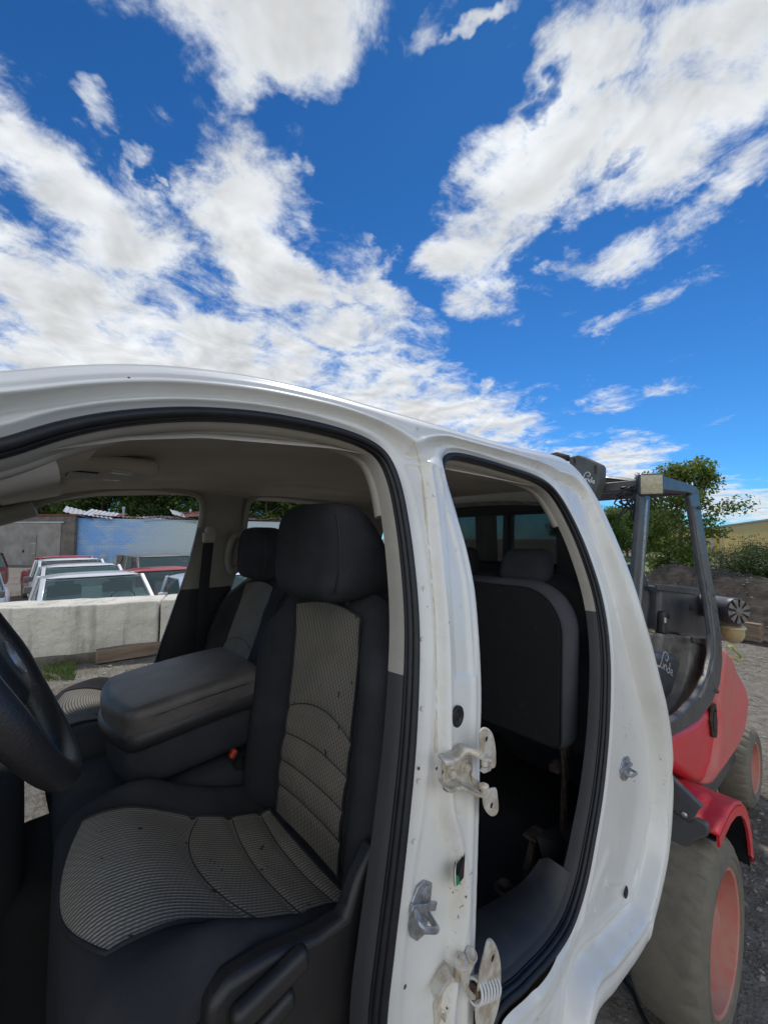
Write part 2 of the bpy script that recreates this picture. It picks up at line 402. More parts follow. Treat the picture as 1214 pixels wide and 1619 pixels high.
cab=thing('truck_cab','white crew cab without doors, raised in front of the red forklift','truck cab',(1.0,1.23,0))
YC=1.23
_z=np.array([.34,.26,.2,.05,-.1,-.3,-.5,-.8,-1.1,-1.4]); _y=np.array([.67,.645,.625,.578,.535,.492,.470,.462,.465,.48])
JP=np.polyfit(_z,_y,5)
def J(z): return np.polyval(JP,z)
def skin(z): return np.interp(z,[-1.4,-1.1,-.4,0,.18,.3],[.05,.055,.06,.045,.026,.02])
def proj(px,py,prof=J):
    Y=.5
    for _ in range(25):
        p=PY(px,py,Y); Y=.5*Y+.5*float(prof(p.z-E))
    p=PY(px,py,Y); return (p.x,p.z-E)
BF=[(0,697),(60,677),(120,662),(200,650),(300,645),(400,651),(480,664),(540,679),(585,697),(612,719),(631,762),(645,830),(657,930),(661,1000),(660,1080),(655,1180),(645,1290),(633,1400),(621,1500),(609,1619)]
BR_L=[(739,1618),(740,1525),(743,1423),(747,1297),(750,1170),(752,1100),(751,1050),(748,994),(742,928),(731,873),(716,817),(701,765)]
BR_R=[(695,737),(699,724),(714,716),(752,723),(802,738),(843,752),(868,767),(888,792),(914,842),(934,893),(949,943),(958,994),(962,1045),(962,1100),(958,1180),(949,1262),(939,1322),(924,1398),(903,1464),(873,1514),(828,1565),(782,1618)]
f0=[proj(*p) for p in BF]
front=[(-.17,.035),(-.36,-.10),(-.50,-.22),(-.56,-.32),(-.575,-.45),(-.58,-.80),(-.565,-1.04),(-.50,-1.13),(-.38,-1.15),(0,-1.15),(.30,-1.15),(.38,-1.12),(.415,-1.04)][::-1]
OF=catmull(f0[:-1]+[f0[-1]]+front,.008,True)
r0=[proj(*p) for p in BR_L+BR_R]
OR_=catmull(r0+[(.76,-1.125),(.70,-1.14),(.655,-1.10)],.008,True)
OUT=[(0,592),(60,584),(130,579),(200,578),(260,580),(330,587),(400,597),(460,610),(520,625),(590,645),(650,662),(720,682),(780,699),(830,711),(865,718),(888,726),(905,740),(925,766),(945,801),(965,846),(985,894),(1001,940),(1018,999),(1034,1060),(1047,1113),(1055,1170),(1057,1230),(1054,1300),(1047,1360),(1036,1412),(1026,1450),(1016,1482),(1000,1512),(960,1568),(925,1619)]
sk_=lambda z: J(z)-skin(z)+.02
o0=[proj(*p,sk_) for p in OUT]
OO=catmull(o0+[(1.0,-1.34),(.8,-1.36),(0,-1.36),(-.6,-1.36),(-.76,-1.33),(-.80,-1.2),(-.82,-.6),(-.80,-.30),(-.70,-.17),(-.45,-.0),(-.2,.125)],.01,True)
def smooth_loop(L,rad,zmin):
    n=len(L); k=np.exp(-(np.arange(-rad,rad+1)/(rad/2.2))**2); k/=k.sum(); out=np.zeros_like(L)
    for j,wk in zip(range(-rad,rad+1),k): out+=wk*np.roll(L,-j,axis=0)
    w_=sstep((L[:,1]-zmin)/.15)[:,None]; return L*(1-w_)+out*w_
OO=smooth_loop(OO,9,-.45); OF=smooth_loop(OF,7,-.5); OR_=smooth_loop(OR_,3,-.9)
def sdf(X,Z,loop,near=False):
    n=len(loop); best=np.full(X.shape,1e9); nx=np.zeros(X.shape); nz=np.zeros(X.shape); ins=np.zeros(X.shape,bool)
    for i in range(n):
        ax,az=loop[i]; bx,bz=loop[(i+1)%n]; dx,dz=bx-ax,bz-az; L=dx*dx+dz*dz+1e-12
        t=np.clip(((X-ax)*dx+(Z-az)*dz)/L,0,1); qx=ax+t*dx; qz=az+t*dz; d=(X-qx)**2+(Z-qz)**2
        k=d<best; best=np.where(k,d,best)
        if near: nx=np.where(k,qx,nx); nz=np.where(k,qz,nz)
        if abs(dz)>1e-12:
            c=((az>Z)!=(bz>Z))&(X<dx*(Z-az)/dz+ax); ins^=c
    return np.where(ins,-1,1)*np.sqrt(best),nx,nz
def pline(X,Z,P):
    best=np.full(X.shape,1e9)
    for i in range(len(P)-1):
        ax,az=P[i]; bx,bz=P[i+1]; dx,dz=bx-ax,bz-az; L=dx*dx+dz*dz+1e-12
        t=np.clip(((X-ax)*dx+(Z-az)*dz)/L,0,1); best=np.minimum(best,(X-ax-t*dx)**2+(Z-az-t*dz)**2)
    return np.sqrt(best)
seam=[proj(*p) for p in [(652,690),(664,740),(672,800),(681,900),(688,1000),(690,1100),(689,1200),(692,1270),(704,1320),(713,1370),(714,1430),(708,1490),(696,1560),(690,1619)]]
seam=catmull([(seam[0][0],.32)]+seam+[(seam[-1][0]-.01,-1.36)],.01)
crease1=[proj(*p) for p in [(958,1395),(985,1400),(1003,1440),(990,1500),(950,1560)]]
crease2=[proj(*p) for p in [(1040,1180),(1030,1280),(1010,1370),(985,1430),(940,1500),(880,1560),(830,1610)]]
crease3=[proj(*p) for p in [(1003,960),(1022,1040),(1036,1120),(1042,1200),(1038,1290)]]
crease4=[proj(*p) for p in [(960,1350),(930,1430),(890,1500),(840,1560)]]
panel=[proj(*p) for p in [(686,742),(697,900),(703,1000),(706,1068),(738,1064),(738,1000),(728,900),(712,810),(700,770)]]
def side_off(X,Z,dF,dO):
    w=np.clip((np.maximum(dF,0)+dO)/.17,.42,1.0)
    s=sstep((.088-dO/w)/.018)
    off=skin(Z)*s
    off-=(.010+.010*sstep((Z-.02)/.12))*np.exp(-((dO/w-.099)/.009)**2)*w
    off+=.006*np.exp(-((dO/w-.120)/.008)**2)*w
    off-=.006*np.exp(-((dO/w-.055)/.010)**2)*w
    off-=.010*(1-sstep(dF/.014))
    off+=.0045*np.exp(-((dF/w-.036)/.008)**2)
    r=.026; t=np.clip(r-dO,0,r*.86); off-= (r-np.sqrt(r*r-t*t))
    # B pillar step
    xs=np.interp(-Z,-np.array(seam)[:,1],np.array(seam)[:,0]); fade=1-sstep((X-.86)/.25); fade*=sstep((Z+1.34)/.12); fade*=1-sstep((Z-.16)/.09)
    fl=1-sstep((-.30-X)/.1) if False else 1
    bp=sstep((X-xs+.003)/.012)
    off+=.022*bp*fade
    off+=.004*np.exp(-((X-xs-.012)/.006)**2)*fade
    # front part of the pillar sinks towards the seal
    dip=sstep((xs-X)/.09)*(1-sstep((xs-X-.10)/.15)); off-=.012*dip*fade
    # lower bulge
    off+=.010*np.exp(-((X-.50)/.05)**2-((Z+.95)/.13)**2)
    dp=sdf(X,Z,panel)[0]; off-=.0045*sstep((.003-dp)/.008)
    off+=.003*np.exp(-(pline(X,Z,crease1)/.012)**2)
    off-=.005*np.exp(-(pline(X,Z,crease2)/.014)**2)
    off+=.0045*np.exp(-(pline(X,Z,crease3)/.010)**2)
    off+=.004*np.exp(-(pline(X,Z,crease4)/.016)**2)
    # pressed dimples
    return off
def side_mesh(h,name,mat,parent,prof,openings,outer,attr=False,mir=False,regions=None):
    x0,x1=outer[:,0].min()-h,outer[:,0].max()+h; z0,z1=outer[:,1].min()-h,outer[:,1].max()+h
    xs=np.arange(x0,x1+h,h); zs=np.concatenate([np.arange(z0,-.12,h),np.arange(-.12,z1+h,h*(.5 if h<.006 else 1))]); X,Z=np.meshgrid(xs,zs,indexing='ij')
    zt=np.interp(X,TOPX,TOPZ); wz=sstep((Z+.05)/.22); Z=Z+(zt-.27)*wz
    dO_,ox,oz=sdf(X,Z,outer,True); dO=-dO_
    best=np.full(X.shape,1e9); nx=np.zeros(X.shape); nz=np.zeros(X.shape)
    for L in openings:
        d,a,b_=sdf(X,Z,L,True); k=d<best; best=np.where(k,d,best); nx=np.where(k,a,nx); nz=np.where(k,b_,nz)
    dF=best; ins=(dO>0)&(dF>0)
    useO=(dO<=0); SX=np.where(ins,X,np.where(useO,ox,nx)); SZ=np.where(ins,Z,np.where(useO,oz,nz))
    n0,n1=X.shape
    dOs=np.where(useO,0,np.maximum(dO,0)); dFs=np.where((~ins)&(~useO),0,np.maximum(dF,0))
    Y=prof(SX,SZ,dFs,dOs)
    if mir: Y=2*YC-Y
    idx=np.full(X.shape,-1); vs=[]; fs=[]; mi=[]
    A=ins[:-1,:-1]|ins[1:,:-1]|ins[1:,1:]|ins[:-1,1:]
    I,Jx=np.nonzero(A)
    need=np.zeros(X.shape,bool)
    for a,b_ in ((0,0),(1,0),(1,1),(0,1)): need[I+a,Jx+b_]=True
    idx[need]=np.arange(need.sum())
    vx,vy,vz=SX[need],Y[need],SZ[need]+E
    f=np.stack([idx[I,Jx],idx[I+1,Jx],idx[I+1,Jx+1],idx[I,Jx+1]],1)
    if mir: f=f[:,::-1]
    mb=MB(); mb.v=list(zip(vx.tolist(),vy.tolist(),vz.tolist())); mb.f=[tuple(q) for q in f.tolist()]
    if regions: 
        cz=SZ[I,Jx]; mb.mi=[int(q) for q in (cz<regions)]
    else: mb.mi=[0]*len(mb.f)
    o=mb.build(name,mat,parent,angle=180)
    if attr:
        wv=np.exp(-(pline(SX[need],SZ[need],seam)/.007)**2)
        wv=np.maximum(wv,.6*np.exp(-((dOs[need]-.05)/.01)**2)*sstep((-.7-SZ[need])/.3))
        a=o.data.attributes.new('wear','FLOAT','POINT'); a.data.foreach_set('value',wv.astype(np.float32))
    return o
_m=(OO[:,1]>.0)&(OO[:,0]<1.72); _o=np.argsort(OO[_m][:,0]); TOPX=OO[_m][:,0][_o]; TOPZ=OO[_m][:,1][_o]
sideo=side_mesh(.0048,'side_body','jamb_paint',cab,lambda X,Z,dF,dO: J(Z)-side_off(X,Z,dF,dO),[OF,OR_],OO,True)
side2=side_mesh(.014,'side_body','jamb_paint',cab,lambda X,Z,dF,dO: J(Z)-side_off(X,Z,dF,dO),[OF,OR_],OO,True,mir=True)
def offs(loop,d):
    # inward offset of a closed loop (d>0 into the opening)
    n=len(loop); A=sum(loop[i][0]*loop[(i+1)%n][1]-loop[(i+1)%n][0]*loop[i][1] for i in range(n)); s=1 if A>0 else -1
    out=[]
    for i in range(n):
        t=loop[(i+2)%n]-loop[(i-2)%n]; t=t/np.linalg.norm(t); out.append(loop[i]+s*d*np.array((-t[1],t[0])))
    return np.array(out)
def ring(loop,d,dy,mir=False):
    L=offs(loop,d) if d else loop; P=[]
    for x,z in L:
        y=float(J(z))+dy; P.append(Vector((x,2*YC-y if mir else y,z+E)))
    return P
for mir in (False,True):
    for L in (OF,OR_):
        # metal flange turning inward
        mb=MB(); mb.loft([ring(L,0,.008,mir),ring(L,.003,.02,mir),ring(L,.004,.035,mir)],cap=False); mb.build('opening_flange','jamb_paint',cab,recalc=True)
        mb=MB(); mb.tube(ring(L,.006,.000,mir),.0080,8,True); mb.tube(ring(L,.011,.009,mir),.0075,8,True); mb.tube(ring(L,.013,.017,mir),.005,8,True); mb.build('door_seal','rubber',cab,angle=80)
        P_=[p for p in ring(L,.021,.060,mir)]; k0=min(range(len(P_)),key=lambda i:P_[i].z); P_=P_[k0:]+P_[:k0]; P_=[p for p in P_ if p.z-E>.04]
        mb=MB(); mb.tube(P_,.013,8); mb.build('headliner_edge','trim_light',cab,angle=80)
        # inner trim frame: light above the belt, dark below
        a,b_,c_,d_=ring(L,.012,.014,mir),ring(L,.019,.021,mir),ring(L,.024,.032,mir),ring(L,.027,.050,mir)
        for nm,mt,lo,hi in (('upper_door_frame_trim','trim_light',-.25,9),('lower_door_frame_trim','trim_dark',-9,-.25)):
            mb=MB(); n=len(a); vs=a+b_+c_+d_; fs=[]
            for i in range(n):
                zc=a[i].z-E
                if lo<=zc<hi:
                    for k in range(3): fs.append((k*n+i,k*n+(i+1)%n,(k+1)*n+(i+1)%n,(k+1)*n+i))
            mb.add(vs,fs); mb.build(nm,mt,cab,angle=60,recalc=True)
# interior side panels (larger than nothing: openings 36 mm smaller)
IF,IR=offs(OF,.024)[::2],offs(OR_,.024)[::2]
for mir in (False,True):
    side_mesh(.02,'interior_side_trim',['trim_light','trim_dark'],cab,lambda X,Z,dF,dO: J(Z)+.048-.010*np.exp(-(dF/.03)**2),[IF,IR],offs(OO,.03)[::2],mir=mir,regions=-.25)
# roof skin, headliner
Oz=lambda X: np.interp(X,[p[0] for p in o0[:15]],[p[1] for p in o0[:15]])
def roofp(u,v,top=True):
    x=-.30+u*2.10; 
    zr=float(np.interp(x,TOPX,TOPZ))-.0015
    t=2*v-1; y0=float(J(zr)-skin(zr))+.013; y=YC+t*(YC-y0)
    z=zr+.070*(1-abs(t)**2.2)
    if x>1.6: z-=.10*((x-1.6)/.2)**2*.25
    return Vector((x,y,z+E))
mb=MB(); mb.grid(roofp,260,40); mb.build('roof','paint_white',cab,angle=70)
def hz(x): return float(np.interp(x,[-.28,-.15,0,.1,.2,.45,1.0,1.4,1.75,1.85],[.03,.07,.125,.16,.182,.205,.205,.20,.175,.16]))
def linerp(u,v):
    x=-.26+u*2.08; t=2*v-1; z=hz(x)-.004; y0=float(J(z))+.020; y=YC+t*(YC-y0)
    f=1-abs(t)**5; zz=z-.022+.057*f+.010*math.exp(-((abs(t)-.80)/.05)**2)
    # shallow pressed panels
    zz+=.008*sstep(np.array((x-.35)/.05))*(1-sstep(np.array((abs(t)-.55)/.06)))
    zz-=.012*math.exp(-((x-.80)/.05)**2)*(1-abs(t)**6)
    return Vector((x,y,float(zz)+E))
mb=MB(); mb.grid(linerp,110,90); mb.build('headliner','headliner',cab,angle=70)
# rear wall with sliding window opening
X2=1.80
def yz(pts,x): return [Vector((x,y,z+E)) for y,z in pts]
def wallpoly(ya,yb,za,zb): return yz([(ya,za),(yb,za),(yb,zb),(ya,zb)],X2)
wy0,wy1,wz0,wz1=.80,2*YC-.80,-.14,.13
mb=MB()
def sidepoly(mirr,add,x,ztop,zbot=-1.3):
    P=[(wy0,ztop),(wy0,zbot)]+[(float(J(z))+add,z) for z in np.linspace(zbot,ztop,14)]
    return yz([((2*YC-y if mirr else y),z) for y,z in P],x)
for q in (0,1): mb.prism(sidepoly(q,.06,X2,.17),(.05,0,0))
for ya,yb,za,zb in ((wy0,wy1,-1.3,wz0),(wy0,wy1,wz1,.22)): mb.prism(wallpoly(ya,yb,za,zb),(.05,0,0))
mb.build('rear_panel','trim_dark',cab)
mb=MB()
for q in (0,1): mb.prism(sidepoly(q,.035,X2+.055,.17,-.93),(.03,0,0))
for ya,yb,za,zb in ((wy0,wy1,-.93,wz0),(wy0,wy1,wz1,.22)): mb.prism([p+Vector((.055,0,0)) for p in wallpoly(ya,yb,za,zb)],(.03,0,0))
mb.build('rear_body_panel','paint_white',cab)
rw=MB(); rw.box((X2+.03,YC,(wz0+wz1)/2+E),(.006,wy1-wy0,wz1-wz0)); rw=rw.build('rear_window','rear_glass',cab,smooth=False)
mb=MB()
for y in (1.06,2*YC-1.06): mb.box((X2+.022,y,(wz0+wz1)/2+E),(.02,.022,wz1-wz0))
for z in (wz0+.008,wz1-.008): mb.box((X2+.022,YC,z+E),(.022,wy1-wy0,.018))
mb.build('window_frame','rubber',rw)
# gap closers behind the side skins at the rear corner and rocker
mb=MB()
for y in (.47,2*YC-.47-.10): pass
fl=MB(); fl.grid(lambda u,v: Vector((-.75+u*2.58,.50+v*(2*YC-1.0),E-1.16+ .16*math.exp(-((v-.5)/.11)**4)*(1 if u<.55 else .55)+ (.10*sstep(np.array(((-.75+u*2.58)-1.30)/.10)))+ (.35*sstep(np.array((-.35-(-.75+u*2.58))/.35))))),60,40)
fl.build('floor_carpet','carpet',cab,angle=60)
mb=MB(); mb.box((.5,YC,E-1.27),(2.4,1.38,.14)); mb.box((.5,YC-.45,E-1.36),(2.5,.12,.10)); mb.box((.5,YC+.45,E-1.36),(2.5,.12,.10)); mb.build('underbody','black_plastic',cab)
# windshield, A pillars inner, cowl
ws=MB(); ws.grid(lambda u,v: Vector((-.10-.62*u-.05*math.sin(PI*v)*1.2,.62-.10*u+v*(2*YC-1.24+.20*u),E+.12-.42*u+.03*math.sin(PI*v))),12,16)
ws.build('windshield','glass_tint',cab)
mb=MB(); mb.grid(lambda u,v: Vector((-.095-.20*u-.05*math.sin(PI*v)*1.2,.62-.033*u+v*(2*YC-1.24+.066*u),E+.118-.142*u+.03*math.sin(PI*v))),8,16); mb.build('sunshade_band','glass_teal',cab)
for sg in (0,1):
    mb=MB(); P=[]
    for t in np.linspace(0,1,14):
        x=.02-.70*t; z=.10-.40*t+.04*math.sin(PI*t); y=float(J(z))+.10; y=2*YC-y if sg else y; P.append(Vector((x,y,z+E)))
    mb.tube(P,.040,10,flat=.75,upv=(0,0,1)); mb.build('windshield_pillar_trim','trim_light',cab,angle=80)
mb=MB(); mb.loft([[Vector((x,y,z+E)) for x,z in ((-.72,-.30),(-.80,-.34),(-.82,-1.2),(-.70,-1.2),(-.66,-.6))] for y in (.46,2*YC-.46)]); mb.build('cowl','paint_white',cab,angle=30)
# dashboard
mb=MB(); prof=[(-.70,-.28),(-.52,-.255),(-.40,-.27),(-.335,-.32),(-.32,-.40),(-.36,-.60),(-.42,-.72),(-.60,-.80),(-.72,-.80)]
mb.loft([[Vector((x,y,z+E)) for x,z in prof] for y in np.linspace(.56,2*YC-.56,14)])
dash=mb.build('dashboard','black_plastic',cab,angle=40,bevel=.012)
mb=MB(); mb.rbox((-.40,YC-.02,E-.78),(.22,.30,.42),.04,3); mb.build('centre_stack','black_plastic',dash,angle=60)
mb=MB(); mb.rbox((-.23,1.50,E-.88),(.52,.78,.46),.05,3); mb.build('under_dash_panel','carpet',dash,angle=60)
mb=MB(); mb.tube([(-.50,.80,E-.30),(-.30,.80,E-.24),(-.12,.80,E-.21)],.055,14); mb.build('steering_column','black_plastic',cab)
# steering wheel
SC=Vector((-.02,.80,E-.185)); tl=R(27); nrm=Vector((math.cos(tl),0,math.sin(tl))); upw=Vector((-math.sin(tl),0,math.cos(tl))); sd_=Vector((0,1,0))
mb=MB(); rimp=[SC+(sd_*math.cos(a)+upw*math.sin(a))*0.182 for a in np.linspace(0,2*PI,72,endpoint=False)]
rr=[.019+.003*math.exp(-((math.sin(a)+.15)/.25)**2) for a in np.linspace(0,2*PI,72,endpoint=False)]
mb.tube(rimp,rr,14,True); wheel=mb.build('steering_wheel','leather',cab,angle=80)
Mw=Matrix((sd_,upw,nrm)).transposed()
mb=MB(); mb.rbox(SC-nrm*.012,(.15,.125,.05),.024,4,deform=lambda x,y,z:(x*(1-.25*(y<0)*abs(y)/.06),y,z+.006*(1-(x/.08)**2)),M=Mw); mb.build('airbag_cover','black_plastic',wheel,angle=80)
mb=MB()
for sx in (-1,1):
    mb.rbox(SC+sd_*sx*.118-nrm*.012+upw*.0,(.11,.045,.022),.010,3,M=Mw)
mb.rbox(SC-upw*.12-nrm*.012,(.045,.12,.020),.009,3,M=Mw); mb.build('spokes','black_plastic',wheel,angle=80)
mb=MB(); mb.tube([SC+nrm*.018+(sd_*math.cos(a)*.022+upw*math.sin(a)*.026) for a in np.linspace(0,2*PI,20,endpoint=False)],.0035,6,True)
mb.beam(SC+nrm*.018-sd_*.02,SC+nrm*.018+sd_*.02,.008,.004,nrm); mb.beam(SC+nrm*.018-upw*.022,SC+nrm*.018+upw*.022,.008,.004,nrm); mb.build('emblem','zinc',wheel)
mb=MB(); mb.rbox(SC+sd_*.105+nrm*.004+upw*.004,(.045,.030,.010),.005,3,M=Mw); mb.build('spoke_switch','chrome',wheel)
# overhead console + visors
mb=MB(); mb.rbox((.14,YC+.03,E+.183),(.24,.20,.045),.02,3); oc=mb.build('overhead_console','headliner',cab,angle=80)
for yy in (-.055,.09):
    mb=MB(); mb.rbox((.175,YC+yy,E+.166),(.05,.030,.012),.005,3); mb.build('map_light','screen_white',oc,angle=80)
mb=MB(); mb.rbox((.10,YC+.02,E+.162),(.06,.13,.010),.005,3); mb.build('console_display','label_black',oc,angle=80)
for sg,rot in ((-1,0),(1,0)):
    mb=MB(); mb.rbox((.01,YC+sg*.35,E+.128),(.15,.34,.014),.006,3,M=Matrix.Rotation(R(-17),3,'Y')); mb.build('sun_visor','headliner',cab,angle=80)
mb=MB(); mb.tube([(-.26,YC,E+.06),(-.22,YC,E+.03)],.008,8); mb.rbox((-.215,YC,E+.01),(.035,.24,.065),.015,3); mb.build('rear_view_mirror','black_plastic',cab,angle=80)
# ================================================================ SEATS
def ss(x): x=max(0.,min(1.,x)); return x*x*(3-2*x)
def seat(name,label,ox,oy,mats,L=.445,head_dz=0.,lean=R(6.5)):
    """cushion front at x=ox, centre y=oy; coordinates relative to the eye height"""
    ins_b,ins_s=mats
    # ---- cushion
    Wd=.52
    def ztop(x,y):      # x 0..L from front, y -.25..+.25 ; inner side (away from door) positive
        z=-.555-.155*ss(x/L*.9+.05)+.035*ss((.06-x)/.10)*0
        z+=.050*ss((abs(y)-.155)/.08)*ss((x-.02)/.16)        # side bolsters
        z+=.018*math.exp(-((x-.10)/.09)**2)                  # thigh roll
        z-=.012*math.exp(-((y)/.20)**2)*ss(x/.3)
        return z
    chan=[.205,.305,.385]
    def cz(x,y):
        z=ztop(x,y)
        if abs(y)<.17:
            for k,c in enumerate(chan):
                cc=c+ (.05*(y/.17)**2 if k==0 else .012*(y/.17)**2)-(.02 if k==0 else 0)
                z-=.0045*math.exp(-((x-cc)/.011)**2)
        z+=.0015*mnoise.noise(Vector((x*14,y*14,oy)))
        return z
    def cdef(x,y,z):
        # incoming box centred at 0 size L x Wd x .24 ; z -.12...+.12
        xx=x+L/2; t=ss((z+.12)/.20)
        top=cz(min(max(xx,0),L),max(-.25,min(.25,y)))
        zz=(z-.12)+0
        zo=top+ (z-.12) if z>0 else (-.86)+(top-.12+.86)*((z+.12)/.12)
        b=1+.06*math.sin(PI*ss((z+.12)/.24))
        yy=y*(1-.06*(1-t))*(1-.05*ss((.08-xx)/.10)); 
        return (ox+xx+ (-.02*math.cos(y/.25*1.3)*ss((.10-xx)/.10)) ,oy+yy*b,E+zo)
    cu=MB(); cu.rbox((0,0,0),(L,Wd,.24),.055,5,deform=cdef,seg=26); cu=cu.build(name+'_cushion','fabric_slate' if 0 else 'fabric_dark',cab,angle=85)
    if label: cu['label']=label+' cushion'
    for yy,zo in ((-.262,-.075),(-.2635,-.079)):
        mb=MB(); mb.tube([Vector(cdef(t-L/2,yy*1.0,.12+zo)) for t in np.linspace(.05,L-.03,30)],.0016,5); mb.build('stitch_line','label_black',cu)
    # base shell
    mb=MB(); mb.rbox((ox+L/2+.02,oy,E-.875),(L-.02,Wd-.06,.22),.03,3); mb.build('seat_base','black_plastic',cu,angle=60)
    g=MB(); W2=.168
    def cins(u,v):
        x=.028+u*(L-.05); y=-W2+2*W2*v; x0=.006+.03*(2*v-1)**2
        x=x0+u*(L-.02-x0)
        # follow the rounded front
        z=cz(x,y); r=.055
        p=Vector(cdef(x-L/2,y,.12))
        if x<r: p.z-= (r-math.sqrt(max(0,r*r-(r-x)**2)))
        return p+Vector((0,0,.0025))
    g.grid(cins,150,70,uvfn=lambda u,v:(u*.48,v*.336)); g.build('woven_seat_insert',ins_s,cu,angle=80)
    mb=MB(); mb.tube([cins(t,0)+Vector((0,0,.001)) for t in np.linspace(0,1,60)]+[cins(1,t)+Vector((0,0,.001)) for t in np.linspace(.05,1,20)]+[cins(t,1)+Vector((0,0,.001)) for t in np.linspace(1,0,60)]+[cins(0,t) for t in np.linspace(.95,.05,20)],.0032,6,True); mb.build('seat_piping','fabric_dark',cu,angle=80)
    for k,c0 in enumerate(chan):
        mb=MB(); mb.tube([cins((c0+(.05*(y/.17)**2-.02 if k==0 else .012*(y/.17)**2)-.006)/(L-.026),(y+W2)/(2*W2))+Vector((0,0,-.0005)) for y in np.linspace(-.160,.160,26)],.0016,5); mb.build('seam_line','fabric_dark',cu,angle=80)
    # ---- backrest
    H=.60; bx=ox+L-.03
    def bdef(x,y,z):  # x -.07..+.07 thickness, y -.25.., z 0..H centred
        zz=z+H/2; v=zz/H
        wf=1-.24*ss((v-.60)/.40)**1.2 - .05*ss((.25-v)/.3)
        front=ss((-x+.02)/.06)
        bol=.052*ss((abs(y)-.145)/.075)*(1-.75*ss((v-.72)/.25))
        ctr=-.012*math.exp(-(y/.16)**2)+.018*math.exp(-((v-.22)/.16)**2)*math.exp(-(y/.15)**2)
        grv=0
        if abs(y)<.17 and front>.5:
            for k,c in enumerate((.50,.36,.255,.155)):
                cc=c-(.055*(y/.15)**2 if k==0 else .018*(y/.15)**2)
                grv+=.0042*math.exp(-((v-cc)/.018)**2)
        grv+= -.0015*mnoise.noise(Vector((zz*12,y*14,oy+3)))
        xx=x-front*(bol+ctr-grv)-.02*ss((v-.80)/.2)*(1-front)
        # back side thins towards the top
        if x>0: xx-=.02*v
        X_=bx+.080+xx*math.cos(lean)+zz*math.sin(lean); Z_=-.715+zz*math.cos(lean)+.0-.03*ss((v-.8)/.2)*abs(y/.25)**2
        return (X_,oy+y*wf,E+Z_)
    bk=MB(); bk.rbox((0,0,0),(.15,.55,H),.05,5,deform=bdef,seg=30); bk=bk.build(name+'_backrest','fabric_dark',cab,angle=85)
    if label: bk['label']=label+' backrest'
    g=MB()
    def bins(u,v):
        vv=.035+u*.88; W=.134+.006*ss((vv-.5)/.5); y=-W+2*W*v; z=(vv-.5)*H; y/=1-.24*ss((vv-.60)/.40)**1.2-.05*ss((.25-vv)/.3)
        top=.02*(1-(2*v-1)**2)*u; p=Vector(bdef(-.075,y,z+top*.4)); return p+Vector((-.0028,0,0))
    g.grid(bins,150,60,uvfn=lambda u,v:(v*.27,u*.52)); g.build('woven_back_insert',ins_b,bk,angle=80)
    mb=MB(); o_=Vector((-.0012,0,0)); mb.tube([bins(t,0)+o_ for t in np.linspace(0,1,60)]+[bins(1,t)+o_ for t in np.linspace(.05,.95,20)]+[bins(t,1)+o_ for t in np.linspace(1,0,60)],.0032,6); mb.build('insert_piping','fabric_dark',bk,angle=80)
    for k,c0 in enumerate((.50,.36,.255,.155)):
        def vv_(y): return c0-(.055*(y/.15)**2 if k==0 else .018*(y/.15)**2)
        mb=MB(); mb.tube([bins((vv_(y)-.035)/.88,(y/.134+1)/2)+Vector((.0004,0,0)) for y in np.linspace(-.130,.130,26)],.0017,5); mb.build('seam_line','fabric_dark',bk,angle=80)
    # side panel piping
    for sy in (-1,1):
        mb=MB(); mb.tube([Vector(bdef(-.045,sy*.2755,(t-.5)*H)) for t in np.linspace(.06,.93,40)],.0028,6); mb.build('piping','label_black',bk,angle=80)
    mb=MB(); p=Vector(bdef(.0,-.25,.60*.52-.30+.06)); 
    # ---- headrest
    hz0=-.134+head_dz-.60*(math.cos(R(6.5))-math.cos(lean)); hx=bx+.055+.66*(math.sin(lean)-math.sin(R(6.5)))
    def hdef(x,y,z):
        v=(z+.095)/.19
        wf=1-.10*ss((.35-v)/.35)-.10*ss((v-.6)/.4)
        xx=x*(1-.30*v)+.085*(1-v)*ss((x+.04)/.1)-.016*math.cos(y/.15*1.5)*ss((-x+.03)/.06)+(.5-v)*.012
        return (hx+xx,oy+y*wf,E+hz0+.095+z+.012*math.cos(y/.15*1.2)*ss((v-.5)*2))
    hd=MB(); hd.rbox((0,0,0),(.15,.30,.215),.05,5,deform=hdef,seg=10); hd=hd.build(name+'_headrest','fabric_dark',cab,angle=85)
    mb=MB()
    for sy in (-1,1): pass
    mb.tube([Vector(hdef(-.0625*math.cos(a)*0-.058,-.1375+0*a,.085*math.cos(a))) for a in np.linspace(.25,PI-.25,16)],.002,5); mb.build('headrest_seam','label_black',hd)
    for sy in (-1,1):
        mb=MB(); mb.tube([(hx+.03,oy+sy*.065,E+hz0+.05),(hx+.028,oy+sy*.065,E+hz0-.055)],.0065,8); mb.build('headrest_post','black_plastic',hd)
    return cu,bk,hd
cu1,bk1,hd1=seat('driver_seat',None,.078,.822,('insert_back','insert_seat'))
cu2,bk2,hd2=seat('passenger_seat',None,.10,1.66,('insert_far','insert_far'),L=.50,lean=R(21))
# cloth tag on the driver backrest
mb=MB(); mb.box((.600,.573,E-.19),(.030,.004,.026)); tg=mb.build('fabric_tag','label_black',bk1)
mb=MB(); q=Vector((.600,.5700,E-.19))
mb.tube([q+Vector((a,0,b)) for a,b in ((-.008,-.006),(-.006,.004),(-.001,-.003),(.002,.006),(.004,-.004),(.008,.004),(.009,-.006))],.0011,5); mb.tube([q+Vector((a,0,b)) for a,b in ((-.009,.001),(0,.003),(.009,0))],.0009,5); mb.build('tag_writing','label_white',tg)
